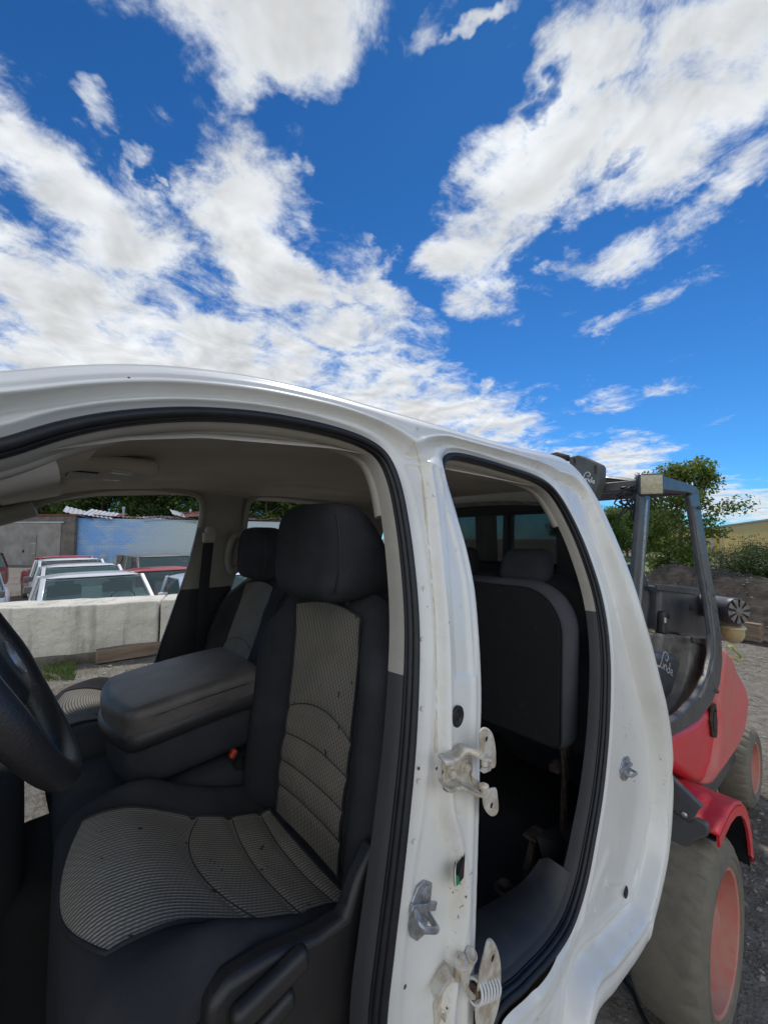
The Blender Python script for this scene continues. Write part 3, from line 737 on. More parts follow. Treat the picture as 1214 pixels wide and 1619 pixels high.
# side valance of the driver seat with recline lever
mb=MB(); poly=[(.30,-.80),(.40,-.765),(.52,-.735),(.575,-.70),(.60,-.66),(.615,-.72),(.60,-.86),(.55,-.98),(.42,-1.06),(.10,-1.06),(.08,-.93),(.16,-.86)]
mb.prism([PY(x,y,.532) for x,y in ((594,1335),(566,1395),(549,1452),(505,1482),(430,1512),(362,1556),(330,1600),(318,1700),(560,1720),(604,1600),(612,1420))],(0,.035,0)); sv=mb.build('seat_side_trim','black_plastic',cab,bevel=.010,segs=3,angle=50)
mb=MB(); mb.rbox(PY(430,1560,.522),(.11,.024,.034),.011,3,M=Matrix.Rotation(R(-8),3,'Y')); mb.build('recline_lever','black_plastic',sv,angle=70)
mb=MB(); mb.rbox(PY(400,1640,.522),(.12,.022,.028),.010,3,M=Matrix.Rotation(R(-12),3,'Y')); mb.build('height_lever','black_plastic',sv,angle=70)
mb=MB(); mb.prism([Vector((x,.585,z+E)) for x,z in [(.56,-.60),(.60,-.58),(.66,-.66),(.665,-.80),(.60,-.84),(.56,-.74)]],(0,.02,0)); mb.build('recliner_cover','black_plastic',cab,bevel=.006)
# ---- centre fold-down armrest
def adef(x,y,z):
    u=(x+.18)/.36
    return (x+ (-.035*(1-(y/.17)**2)*ss((-x-.05)/.13)) ,y*(1-.05*ss((-x-.08)/.1)),z-.006*(y/.17)**2+.006*math.sin(PI*u))
mb=MB(); mb.rbox((.360,YC,E-.418),(.33,.335,.075),.022,5,deform=adef,seg=12,M=Matrix.Rotation(R(-5),3,'Y')); ar=mb.build('centre_armrest','leather_worn',cab,angle=85)
mb=MB(); mb.rbox((.360,YC,E-.455),(.338,.343,.055),.026,5,deform=adef,seg=12,M=Matrix.Rotation(R(-5),3,'Y')); mb.build('armrest_side_band','leather',ar,angle=85)
mb=MB(); mb.rbox((.365,YC,E-.525),(.31,.315,.13),.045,5,deform=adef,seg=10,M=Matrix.Rotation(R(-4),3,'Y')); mb.build('armrest_bin','fabric_dark',ar,angle=85)
mb=MB(); Ra=Matrix.Rotation(R(-5),3,'Y'); sp_pts=[]
for k in range(64):
    t=2*PI*k/64; cx_,sy_=math.cos(t),math.sin(t); e_=.22; sx_=math.copysign(abs(cx_)**e_,cx_)*.163; yy_=math.copysign(abs(sy_)**e_,sy_)*.166
    sp_pts.append(Vector((.360,YC,E-.418))+Ra@Vector(adef(sx_,yy_,.012)))
mb.tube(sp_pts,.0025,6,True); mb.build('armrest_seam','label_black',ar,angle=80)
mb=MB(); mb.rbox((.195,YC-.02,E-.485),(.016,.07,.022),.006,3); mb.build('armrest_latch','black_plastic',ar,angle=80)
mb=MB(); mb.rbox((.34,YC,E-.74),(.52,.32,.28),.05,4,seg=6); mb.build('centre_seat_cushion','fabric_dark',cab,angle=80)
mb=MB(); mb.rbox((.14,YC+.02,E-.90),(.30,.34,.36),.05,4,seg=6); mb.build('centre_floor_console','carpet',cab,angle=80)
# belt buckle beside the driver seat
mb=MB(); mb.tube([(.50,1.085,E-.78),(.475,1.082,E-.66),(.45,1.08,E-.60)],.016,8,flat=.45,upv=(0,1,0)); bu=mb.build('belt_buckle','black_plastic',cab)
mb=MB(); mb.rbox((.437,1.078,E-.578),(.014,.016,.022),.004,2,M=Matrix.Rotation(R(35),3,'Y')); mb.build('release_button','buckle_red',bu)
mb=MB(); mb.tube([(.53,1.09,E-.80),(.52,1.085,E-.70),(.53,1.075,E-.60)],.022,8,flat=.12,upv=(0,1,0)); mb.build('buckle_strap','webbing',bu)
# ---- passenger belt, handle
ym=lambda z,a: 2*YC-float(J(z))-a
mb=MB(); mb.tube([(.60,ym(-.02,.10),E-.02),(.60,ym(-.2,.105),E-.2),(.605,ym(-.45,.11),E-.45),(.62,ym(-.8,.12),E-.95)],.022,8,flat=.08,upv=(0,1,0)); bl=mb.build('seat_belt','webbing',cab)
mb=MB(); mb.rbox((.60,ym(0,.10),E+.0),(.055,.03,.05),.012,3); mb.lathe((.60,ym(0,.09),E+.03),(0,-1,0),[(0,.018),(.03,.018),(.034,.012)],16,True); mb.build('belt_guide','trim_light',bl,angle=60)
mb=MB(); h0=[]
for a in np.linspace(0,2*PI,40,endpoint=False):
    z=-.075+.085*math.sin(a); h0.append((.735+.034*math.cos(a)*(1.1 if math.cos(a)>0 else .9),ym(z,.075),E+z))
mb.tube(h0,.017,10,True); mb.build('grab_handle','trim_light',cab,angle=80)
# ---- rear bench
def rdef(x,y,z):
    v=(z+.33)/.66; return (x+.10*v,y,z)
mb=MB(); mb.rbox((1.58,YC,E-.49),(.14,1.30,.66),.06,4,deform=rdef,seg=14); rb=mb.build('rear_seat_back','fabric_dark',cab,angle=85)
for yy in (.86,1.23,1.60):
    mb=MB(); mb.rbox((1.63,yy,E-.125),(.10,.23 if yy<1.5 or 1 else .2,.15),.045,4,deform=lambda x,y,z:(x+.02*z/.07,y*(1-.12*ss(z/.07)),z)); rh=mb.build('rear_headrest','fabric_slate' if yy<1 else 'fabric_dark',cab,angle=85)
# folded-up rear cushion: outline in y,z
def cush(yy0,yy1,nm,x0,x1,rim,pan):
    W=yy1-yy0
    def out(ins):
        P=[]; rt_=.17; rb_=.05; a0=yy0+ins; a1=yy1-ins; t=-.165-ins; bt=-.72+ins
        rt_=max(.02,rt_-ins); rb_=max(.01,rb_-ins)
        for k in range(13): a=PI/2+PI/2*k/12; P.append((a0+rt_+rt_*math.cos(a),t-rt_+rt_*math.sin(a)*1.0))
        for k in range(7): a=PI+PI/2*k/6; P.append((a0+rb_+rb_*math.cos(a),bt+rb_+rb_*math.sin(a)))
        for k in range(7): a=-PI/2+PI/2*k/6; P.append((a1-rb_+rb_*math.cos(a),bt+rb_+rb_*math.sin(a)))
        for k in range(13): a=PI/2*k/12; P.append((a1-.06+.06*math.cos(a),t-.06+.06*math.sin(a)))
        return P
    loops=[]
    for x,ins in ((x0,.045),(x0+.003,.030),(x0+.016,.012),(x0+.04,.002),(x0+.08,.0),(x1-.03,.006),(x1-.008,.03),(x1,.06)):
        loops.append([Vector((x+.10*(z+.72)+ .008*mnoise.noise(Vector((y*9,z*9,x*4))),y,z+E)) for y,z in out(ins)])
    mb=MB(); mb.loft(loops); c=mb.build(nm,rim,cab,angle=60,recalc=True)
    o2=out(.026); mb=MB(); mb.loft([[Vector((x0-.011+.10*(z+.72),YM+(y-YM)*s,zM+(z-zM)*s+E)) for y,z in o2] for s in (1.,)+() for YM in ((yy0+yy1)/2,) for zM in (-.44,)]+[[Vector((x0+.02+.10*(z+.72),y,z+E)) for y,z in o2]]); mb.build('carpeted_underside',pan,c,recalc=True,bevel=0)
    mb=MB(); P=[Vector((x0-.004+.10*(z+.72),y,z+E)) for y,z in out(.020)]; mb.tube(P,.003,6,True); mb.build('edge_piping','label_black',c,angle=80)
    return c
cush(.575,1.16,'folded_rear_cushion',1.33,1.46,'fabric_slate','carpet')
cush(1.20,1.86,'folded_rear_cushion',1.33,1.46,'fabric_dark','carpet')
# rear seat latch, bracket and bolt
mb=MB(); mb.box((1.36,.60,E-.83),(.03,.012,.30),Matrix.Rotation(R(8),3,'Y')); mb.box((1.34,.615,E-.76),(.05,.03,.02)); mb.tube([(1.345,.60,E-.70),(1.335,.59,E-.80),(1.35,.595,E-.90),(1.34,.60,E-.98)],.006,6); mb.build('seat_hinge_arm','rust_metal',cab)
mb=MB(); mb.prism([Vector((x,.62,z+E)) for x,z in ((1.15,-.985),(1.19,-.93),(1.23,-.915),(1.26,-.93),(1.27,-1.03),(1.13,-1.03))],(0,.02,0)); mb.box((1.21,.63,E-.92),(.08,.045,.010),Matrix.Rotation(R(6),3,'Y')); br=mb.build('seat_bracket','rust_metal',cab,bevel=.005)
mb=MB(); mb.lathe((1.08,.66,E-1.03),(0,0,1),[(0,.03),(.006,.03),(.007,.017),(.022,.016),(.026,.010)],6 if 0 else 14,True); mb.build('floor_bolt','rust_metal',br)
# ---- sill trims along the openings (inside)
def sill(loop,za,zb,xlo,xhi,wd,nm,mt,drop=.02):
    idx=[i for i in range(len(loop)) if za<loop[i][1]<zb and xlo<loop[i][0]<xhi]
    # contiguous run
    n=len(loop); st=[i for i in idx if (i-1)%n not in idx]
    if not st: return
    i=st[0]; run=[]
    while i%n in idx and len(run)<n: run.append(i%n); i+=1
    A=offs(loop,.022); B=offs(loop,.040); L=[[],[],[],[]]
    C_=offs(loop,.052)
    for k,i in enumerate(run):
        t=k/(len(run)-1); w_=wd(t)
        for q,(P,dy,dz) in enumerate(((A,.030,0),(B,.045,.0),(C_,.055+w_*.5,0),(C_,.055+w_,-drop))):
            L[q].append(Vector((P[i][0],float(J(P[i][1]))+dy,P[i][1]+dz+E)))
    mb=MB(); mb.loft(L,cap=False,closed=False); return mb.build(nm,mt,cab,angle=60,recalc=False)
m,nt,b,co=newmat('scuff_plastic')
vor=nt.node('ShaderNodeTexVoronoi',{'Vector':co,'Scale':42.0},feature='DISTANCE_TO_EDGE'); sp=nt.node('ShaderNodeSeparateXYZ',{0:co})
hexm=nt.m('MULTIPLY',nt.mrange(vor.outputs[0],.10,.02),nt.mrange(sp.outputs[2],1.28,1.22))
nt.put(b.inputs['Base Color'],nt.mix(hexm,nt.mix(nt.mrange(nt.noise(co,9,6,.65),.4,.7),(.022,.023,.026),(.042,.040,.038)),(.075,.075,.078)))
b.inputs['Roughness'].default_value=.55
sill(OR_,-1.30,-.93,.70,1.6,lambda t:.055+.05*math.sin(PI*min(1,t*1.0)),'rear_sill_plate','scuff_plastic')
sill(OF,-1.30,-1.05,-.5,.45,lambda t:.10,'front_sill_plate','scuff_plastic')
mb=MB(); P3=lambda px,py,Y: PY(px,py,Y)
kp=[P3(848,1323,.60),P3(880,1303,.62),P3(905,1300,.58),P3(936,1318,.535),P3(925,1390,.525),P3(898,1450,.52),P3(874,1420,.56)]
mb.add([*kp,(kp[0]+kp[2]+kp[4])/3+Vector((0,-.004,.004))],[(0,1,7),(1,2,7),(2,3,7),(3,4,7),(4,5,7),(5,6,7),(6,0,7)]); mb.build('kick_panel','black_plastic',cab,angle=20)
# ================================================================ HINGES, STRIKERS, GROMMETS on the side
def surf(px,py,lift=0.0):
    def pr(z): return J(z)-.012
    x,z=proj(px,py,pr)
    # evaluate the pressed surface exactly
    for _ in range(4):
        X=np.array([[x]]); Z=np.array([[z]])
        dF=min(sdf(X,Z,OF)[0][0,0],sdf(X,Z,OR_)[0][0,0]); dO=-sdf(X,Z,OO)[0][0,0]
        off=float(side_off(X,Z,np.array([[max(dF,0)]]),np.array([[max(dO,0)]]))[0,0]); y=float(J(z))-off
        p=PY(px,py,y); x,z=p.x,p.z-E
    return Vector((x,y-lift,z+E))
def disc(mb,c,ax,prof,n=20): mb.lathe(c,ax,prof,n,True)
OUTW=Vector((0,-1,0))
def striker(px,py,s,tilt,sx=1.3,nm='door_striker'):
    c=surf(px,py); T=Matrix.Rotation(tilt,3,'Y')
    def q(a,b,d): return c+T@Vector((a*s*sx,0,b*s))+OUTW*d*s*.8+Vector((-.25*d*s,0,0))
    poly=[(-.016,.010),(-.010,.030),(-.002,.036),(.010,.030),(.016,.018),(.017,-.020),(.010,-.034),(.002,-.037),(-.008,-.028),(-.015,-.012)]
    mb=MB(); mb.prism([q(a,b,.004) for a,b in poly],OUTW*-.012*s); o=mb.build(nm,'zinc',cab,bevel=.0015)
    mb=MB(); mb.beam(q(-.017,.010,.007),q(.018,.001,.007),.010*s,.006*s,(0,-1,0)); mb.build('raised_rib','zinc',o,bevel=.001)
    mb=MB(); mb.tube([q(-.012,.008,.0),q(-.013,.008,.020),q(-.014,.006,.032),q(-.010,.001,.036),q(.006,-.006,.036),q(.011,-.009,.032),q(.012,-.010,.018),q(.011,-.009,0)],.0042*s,8); mb.build('latch_loop','zinc',o,angle=80)
    for b in (.021,-.021):
        mb=MB(); disc(mb,q(.002,b,.004),OUTW,[(0,.009*s),(.002*s,.009*s),(.003*s,.006*s),(.005*s,.0055*s),(.0055*s,.002*s)]); mb.build('screw','zinc',o,angle=40)
    return o
striker(664,1436,1.18,R(18),1.6); striker(987,1215,1.05,R(4),2.9)
def grommet(px,py,rx,nm='rubber_plug'):
    c=surf(px,py); mb=MB(); L=[]
    for a,r in ((0,1.0),(.35,1.0),(.5,.86),(.42,.62),(.15,.52),(.12,.3),(.3,.2),(.3,.02)):
        L.append([c+OUTW*(a*rx*.55)+Vector((math.cos(t)*r*rx*.92,0,math.sin(t)*r*rx*1.05)) for t in np.linspace(0,2*PI,24,endpoint=False)])
    mb.loft(L); mb.build(nm,'rubber',cab,angle=60)
grommet(722,1132,.0185); grommet(988,1410,.0165)
# slot with a green clip in the pillar plateau
c=surf(727,1374)
slp=[(721,1354),(734,1349),(735.5,1383),(729,1392),(719,1401),(718.5,1376)]
def flush(pts,lift,nm,mat,par):
    P=[surf(*p)+OUTW*lift for p in pts]; mb=MB(); mb.prism(P,Vector((0,.003,0))); return mb.build(nm,mat,par)
so=flush(slp,.0012,'pillar_slot','label_black',cab); flush([(719.3,1381),(723,1384),(727.5,1390),(724,1396),(719.6,1400)],.0024,'green_clip','clip_green',so)
mb=MB(); mb.tube([surf(*p)+OUTW*.001 for p in slp],.0013,6,True); mb.build('slot_rim','jamb_paint',so,angle=80)
# ---- upper hinge
def Q(px,py,d): # point d metres outboard of the pillar surface near the hinge
    Y=HY-d; return PY(px,py,Y)
HY=surf(722,1215).y
def slab(pts,th,mat,nm,par,bev=.0015,dirv=None):
    P=[Q(*p) for p in pts]; n=Vector((0,0,0))
    for i in range(len(P)): n+=P[i].cross(P[(i+1)%len(P)])
    n.normalize()
    if n.y>0: n=-n
    mb=MB(); mb.prism(P,-n*th if dirv is None else Vector(dirv)*th); return mb.build(nm,mat,par,bevel=bev,angle=30)
hg=slab([(701,1206,.006),(707,1202,.006),(742,1190,.006),(746,1196,.006),(748,1222,.006),(741,1229,.006),(745,1246,.006),(738,1249,.006),(722,1244,.006),(712,1250,.006),(702,1243,.006),(701,1228,.006),(704,1222,.006),(701,1216,.006)],.006,'hinge_paint','upper_hinge',cab,.002)
def arm(nm,top,w,par,th=.0045):
    # swept strap: list of (px,py,d), width along -z
    P=[Q(*p) for p in top]; L=[]
    for i,p in enumerate(P):
        L.append([p+Vector((0,0,0)),p+Vector((0,-.0,-th)),p+Vector((w*.42,w*.9,-th)),p+Vector((w*.42,w*.9,0))])
    mb=MB(); mb.loft(L); return mb.build(nm,'hinge_paint',par,bevel=.0013,angle=30,recalc=True)
arm('hinge_flange',[(704,1206,.026),(716,1204,.026),(727,1199,.027),(735,1190,.028),(742,1188,.030),(752,1192,.036),(765,1197,.042),(778,1201,.048)],.030,hg,.006)
arm('hinge_flange',[(703,1243,.024),(713,1249,.024),(724,1245,.026),(731,1243,.026),(742,1249,.030),(752,1254,.036),(763,1257,.040)],.026,hg,.006)
arm('hinge_web',[(743,1192,.010),(746,1226,.010),(752,1234,.014),(764,1242,.020),(779,1252,.030)],.012,hg,.012)
def ear(pts,d,hole,hr,nm,par):
    P=[Q(px,py,d) for px,py in pts]; h=Q(hole[0],hole[1],d); th=Vector((.0045,.0045,0))
    P=[Vector(q) for q in catmull([tuple(q) for q in P],.004,True)]
    mb=MB(); mb.prism(P,th); o=mb.build(nm,'hinge_paint',par,bevel=.0012,angle=30)
    nrm=(P[len(P)//3]-P[0]).cross(P[2*len(P)//3]-P[0]).normalized()
    if nrm.dot(EYE-h)<0: nrm=-nrm
    mb=MB(); mb.lathe(h,nrm,[(-.001,hr*1.7),(.0012,hr*1.65),(.0014,hr*1.05),(.0004,hr)],20); mb.build('hole_rim','hinge_paint',o,angle=40)
    mb=MB(); mb.lathe(h,nrm,[(-.001,hr),(.0008,hr),(.0009,.0003)],20); mb.build('bolt_hole','label_black',o,angle=40); return o
e1=ear([(758,1165),(759,1157),(764,1152),(771,1153),(778,1160),(782,1173),(784,1195),(783,1212),(776,1216),(766,1219),(761,1215),(766,1207),(760,1196),(758,1180)],.040,(768,1168),.0045,'door_leaf',hg)
e2=ear([(764,1256),(784,1248),(787,1262),(788,1281),(784,1289),(777,1291),(770,1286),(764,1274)],.034,(776,1273),.005,'door_leaf',hg)
for (px,py,d) in ((711,1222,.006),(734,1212,.006)):
    mb=MB(); c=Q(px,py,d); disc(mb,c,OUTW,[(0,.0125),(.0015,.0125),(.002,.009)],24); mb.lathe(c,OUTW,[(0,.0078),(.008,.0078),(.0095,.0065)],6,True); mb.build('hinge_bolt','hinge_paint',hg,angle=30)
for (px,py,d) in ((772,1199,.050),(771,1246,.042)):
    mb=MB(); c=Q(px,py,d)+Vector((.002,.010,-.004)); disc(mb,c,(0,0,1),[(-.012,.006),(0,.006),(0,.0095),(.0035,.0090),(.0045,.006)],20); mb.build('hinge_pin','hinge_paint',hg,angle=40)
slab([(759,1218,.046),(762,1214,.044),(778,1212,.042),(776,1219,.044),(766,1223,.048)],.003,'hinge_paint','leaf_tab',hg)
for pts in ([(700,1207),(702,1248)],):
    mb=MB(); mb.tube([Q(702,1206,.001),Q(700,1220,.001),Q(700,1236,.001),Q(702,1247,.001),Q(712,1253,.001),Q(724,1249,.001)],.0022,6); mb.build('grime_edge','grime',hg,angle=80)
# ---- lower hinge with check spring
HY=surf(715,1560).y
lg=slab([(688,1590,.006),(700,1562,.006),(712,1548,.006),(722,1546,.006),(735,1570,.006),(738,1619,.006),(738,1700,.006),(690,1700,.006)],.006,'hinge_paint','lower_hinge',cab,.002)
arm('hinge_flange',[(690,1585,.024),(697,1570,.024),(705,1555,.026),(714,1546,.028),(718,1547,.028)],.024,lg,.008)
arm('hinge_flange',[(745,1596,.016),(755,1590,.022),(765,1588,.028),(775,1588,.036),(786,1590,.045)],.030,lg,.006)
ear([(752,1620),(757,1545),(765,1510),(770,1491),(776,1488),(784,1497),(790,1515),(792,1540),(789,1590),(770,1640)],.042,(778,1514),.0055,'door_leaf',lg)
for px,py in ((700,1600),(726,1580),(725,1612)):
    mb=MB(); c=Q(px,py,.006); disc(mb,c,OUTW,[(0,.012),(.0015,.012),(.002,.009)],24); mb.lathe(c,OUTW,[(0,.0078),(.008,.0078),(.0095,.0065)],6,True); mb.build('hinge_bolt','hinge_paint',lg,angle=30)
mb=MB(); a=Q(748,1568,.034); b=Q(781,1556,.034); ax=(b-a); Ls=ax.length; ax.normalize(); u=ax.orthogonal().normalized(); v=ax.cross(u); P=[]
for k in range(7*20+1):
    t=k/(7*20); an=2*PI*7*t; P.append(a+ax*Ls*t+(u*math.cos(an)+v*math.sin(an))*.0155)
mb.tube(P,.0026,7); mb.build('check_spring','spring_white',lg,angle=80)
mb=MB(); disc(mb,a,ax,[(-.004,.010),(Ls+.004,.010)],16); mb.build('spring_core','grime',lg)
mb=MB(); c=Q(728,1523,.030); disc(mb,c,(0,-.3,1),[(-.03,.007),(0,.007),(0,.0125),(.004,.0125),(.006,.010),(.006,.005),(.016,.005),(.017,.003)],20); mb.build('roller_pin','hinge_paint',lg,angle=40)
mb=MB(); c=Q(744,1511,.034); disc(mb,c,(0,-.45,1),[(-.004,.0105),(.004,.0105),(.0045,.0085),(.002,.0080)],22); mb.build('roller_cap','hinge_paint',lg,angle=40)
slab([(738,1520,.036),(752,1518,.036),(749,1530,.036),(741,1545,.036),(738,1552,.036),(744,1566,.040),(752,1574,.042),(753,1583,.042),(745,1582,.042),(737,1568,.040),(733,1558,.038),(730,1548,.036),(730,1538,.036)],.006,'hinge_paint','check_arm',lg)
mb=MB(); mb.tube([Q(760,1580,.036),Q(768,1588,.036),Q(778,1582,.036),Q(778,1572,.036)],.0045,8); mb.build('spring_hook','hinge_paint',lg,angle=80)
mb=MB(); mb.tube([Q(688,1595,.0),Q(698,1566,.0),Q(710,1546,.0),Q(722,1538,.0),Q(734,1552,.0)],.004,6); mb.build('grime_edge','grime',lg,angle=80)
# spot welds, small bolts and sealant bead on the shell
def dimple(px,py,r):
    c=surf(px,py); mb=MB(); mb.lathe(c+OUTW*.0003,OUTW,[(0,r),(.0009,r*.9),(.0002,r*.55),(.0001,.0002)],14); return mb
wl=[(667,1010),(668,1120),(662,1235),(655,1330),(985,1150),(997,1160),(1000,1250),(985,1290),(975,1330),(960,1400),(725,1290),(723,1330),(720,1450),(940,1440),(915,1490),(722,870),(728,960),(670,930)]
for px,py in wl: dimple(px,py,.0042).build('spot_weld','jamb_paint',cab,angle=80)
for px,py,r in ((662,1215,.0028),(1002,1235,.0028),(640,1560,.0035),(690,1215,.003)):
    c=surf(px,py); mb=MB(); mb.lathe(c,OUTW,[(0,r),(.0008,r*.9),(.001,.0002)],10); mb.build('paint_chip','grime',cab)
bead=[surf(px,py)+OUTW*.0006 for px,py in ((655,697),(664,740),(671,790),(676,850),(681,905),(686,970),(688,1040),(689,1120),(689,1190))]
mb=MB(); cs=catmull([tuple(p) for p in bead],.006); mb.tube([Vector(p)+Vector((.0012*mnoise.noise(Vector((0,0,p[2]*60))),0,0)) for p in cs],.0021,6,flat=.6); mb.build('seam_sealant','sealant',cab,angle=80)
# ================================================================ FORKLIFT
simple('tyre_rubber',(.165,.148,.115),.9,0,(.125,.115,.095),6,.9,bump=.002,bscale=60,dust=(.27,.24,.18),dustamt=.5)
simple('rim_red',(.55,.16,.12),.75,0,(.50,.22,.17),9,.9,bump=.001,bscale=90,dust=(.45,.30,.24),dustamt=.6)
simple('fork_red',(.74,.010,.030),.42,0,(.55,.02,.03),5,.6,coat=.3,dust=(.50,.14,.12),dustamt=.3)
simple('fork_red_dusty',(.66,.11,.10),.65,0,(.55,.13,.11),3.5,1.,dust=(.50,.30,.25),dustamt=.6)
simple('fork_black',(.038,.042,.052),.34,0,(.070,.072,.078),14,.7,dust=(.14,.13,.12),dustamt=.40,rvar=.2)
simple('fork_dusty',(.20,.185,.16),.85,0,(.055,.054,.054),8,.9,dust=(.20,.18,.15),dustamt=.5,bump=.001,bscale=80)
simple('mast_grey',(.105,.115,.11),.6,.2,(.075,.080,.078),11,.9,dust=(.2,.17,.13),dustamt=.3)
simple('flap_rubber',(.085,.095,.11),.5,0,(.07,.07,.072),9,.8,dust=(.16,.15,.14),dustamt=.5)
simple('lamp_lens',(.50,.46,.32),.3,0,(.36,.33,.22),60,.9,bump=.002,bscale=40,coat=.5)
simple('logo_white',(.62,.63,.63),.6)
simple('dull_alu',(.24,.23,.22),.6,.5,(.13,.12,.11),30,.8)
simple('amber_bowl',(.48,.40,.20),.3,0,(.36,.29,.15),20,.8,coat=.4)
simple('hook_yellow',(.55,.62,.18),.4,.3)
FO=Vector((2.507,.363,0)); TH=R(-4.0)
A_=Vector((math.cos(TH),math.sin(TH),0)); B_=Vector((-math.sin(TH),math.cos(TH),0))
def Lc(a,b,z): return FO+A_*a+B_*b+Vector((0,0,z))
def G(px,py,b): return PPL(px,py,Lc(0,b,0),B_)
def GA(px,py,a): return PPL(px,py,Lc(a,0,0),A_)
fk=thing('forklift','dusty red and black forklift with a square work lamp','forklift',tuple(Lc(1.0,.6,0)),TH)
def wheel(a,b0,b1,r,rr,side,nm='wheel'):
    c=Lc(a,b0,r-.005); ax=B_ if b1>b0 else -B_; Wd=abs(b1-b0); n=180
    x=A_; z=Vector((0,0,1)); L=[]
    prof=[(.014,rr,0),(.002,rr+.012,0),(.0,rr+.035,0),(.006,rr+.040,0),(.006,rr+.046,0),(.0,rr+.052,0),(.004,r-.055,0),(.016,r-.035,.1),(.022,r-.018,1),(.045,r-.004,1.0),(.075,r,.35),(.10,r+.001,0),(Wd*.5,r+.003,0),(Wd-.05,r,0),(Wd-.02,r-.02,0),(Wd,r-.08,0),(Wd,rr,0)]
    for o,q,nf in prof:
        row=[]
        for k in range(n):
            t=2*PI*k/n; g=(t*26/(2*PI))%1; notch=math.exp(-((g-.5)/.10)**2)*.014*nf+ (mnoise.noise(Vector((k*.25,o*30,a)))*.003*(nf+.05))
            q2=q-notch; row.append(c+ax*(o+ (notch*.6 if nf else 0))+x*math.cos(t)*q2+z*math.sin(t)*q2)
        L.append(row)
    mb=MB(); mb.loft(L,cap=False); w_=mb.build(nm,'tyre_rubber',fk,angle=40,recalc=True)
    mb=MB(); mb.lathe(c,ax,[(.010,rr+.004),(.008,rr-.004),(.014,rr-.012),(.06,rr-.022),(.13,rr-.045),(.15,rr-.09),(.135,rr*.52),(.10,rr*.47),(.10,rr*.40),(.05,rr*.36),(.045,rr*.18),(.045,.002)],64); rm=mb.build('rim','rim_red',w_,angle=40,recalc=True)
    for k in range(8):
        mb=MB(); t=2*PI*k/8; q=rr*.43; mb.lathe(c+ax*.115+A_*math.cos(t)*q+z*math.sin(t)*q,-ax,[(0,.013),(.022,.013),(.024,.009)],6,True); mb.build('wheel_nut','rust_metal',rm,angle=30)
wheel(0,0,.30,.42,.285,1); wheel(0,1.25,.95,.42,.285,1); wheel(2.2,.22,.46,.33,.20,1); wheel(2.2,1.03,.79,.33,.20,1)
mb=MB(); mb.beam(Lc(0,.25,.42),Lc(0,1.0,.42),.16,.16); mb.build('axle','fork_black',fk,bevel=.01)
mb=MB(); mb.beam(Lc(2.2,.4,.33),Lc(2.2,.9,.33),.12,.12); mb.build('axle','fork_black',fk,bevel=.01)
def strap(pts,w0,th,mat,nm,par,flip=1,bev=.006,close=False):
    # pts world (outer edge); extrude inwards by w0 along B, thickness th along local normal
    n=len(pts); L=[]
    for i,p in enumerate(pts):
        t=(pts[min(i+1,n-1)]-pts[max(i-1,0)]).normalized(); nn=t.cross(B_).normalized()*flip
        L.append([p,p+B_*w0,p+B_*w0+nn*th,p+nn*th])
    mb=MB(); mb.loft(L); return mb.build(nm,mat,par,angle=35,bevel=bev,segs=3,recalc=True)
# front fender
fpts=[Lc(a,-.01,z) for a,z in ((-.10,.925),(0,.935),(.12,.94),(.24,.925),(.35,.885),(.44,.82),(.505,.735),(.54,.64),(.55,.56),(.55,.50))]
fd=strap(fpts,.40,.02,'fork_red','front_fender',fk,1,.008)
fp2=[p+Vector((0,0,-.024))+B_*.014-A_*.004 for p in fpts]; strap(fp2,.37,.008,'rubber','fender_liner',fk,1,0)
mb=MB(); edge=[p+Vector((0,0,-.0))+B_*-.003 for p in fpts]
L=[]
for i,p in enumerate(fpts):
    t=(fpts[min(i+1,len(fpts)-1)]-fpts[max(i-1,0)]).normalized(); nn=t.cross(B_).normalized()
    if nn.z>0: nn=-nn
    if i==len(fpts)-1: pass
    L.append([p,p+nn*.045,p+nn*.045+B_*.012,p+B_*.012])
mb.loft(L); mb.build('fender_lip','fork_red',fd,angle=50,recalc=True)
for aa,bb in ((-.02,.20),(-.04,.07),(.10,.20),(.10,.07)):
    p=Lc(aa,bb,0); 
    # drop on to the fender top
    mb=MB(); q=Lc(aa,bb,0); a=(p-FO).dot(A_); zf=np.interp(a,[-.1,0,.12,.24,.35,.44],[.925,.935,.94,.925,.885,.82])
    mb.lathe(Vector((q.x,q.y,zf-.004)),(0,0,1),[(0,.014),(.010,.012),(.014,.005)],12,True); mb.build('rivet','fork_red_dusty',fd,angle=60)
# rubber mud flaps in front of the fender
def flap(pts,b,th,mat,nm,bev=.006):
    P=[GA(px,py,b) for i,(px,py) in enumerate(pts)]
    mb=MB(); mb.prism(P,A_*th); return mb.build(nm,mat,fk,bevel=bev,segs=2,angle=35)
flap([(1040,1215),(1060,1228),(1096,1263),(1110,1276),(1102,1284),(1098,1292),(1086,1300),(1070,1288),(1045,1262)],-.14,.03,'flap_rubber','mud_flap')
flap([(1045,1272),(1062,1282),(1084,1299),(1098,1293),(1118,1303),(1121,1316),(1117,1324),(1098,1330),(1090,1338),(1075,1343),(1060,1339),(1040,1330)],-.12,.03,'flap_rubber','mud_flap',.012)
mb=MB(); c=GA(1081,1288,-.142); mb.lathe(c,-A_,[(0,.014),(.006,.012),(.009,.005)],12,True); mb.build('flap_rivet','zinc',fk,angle=60)
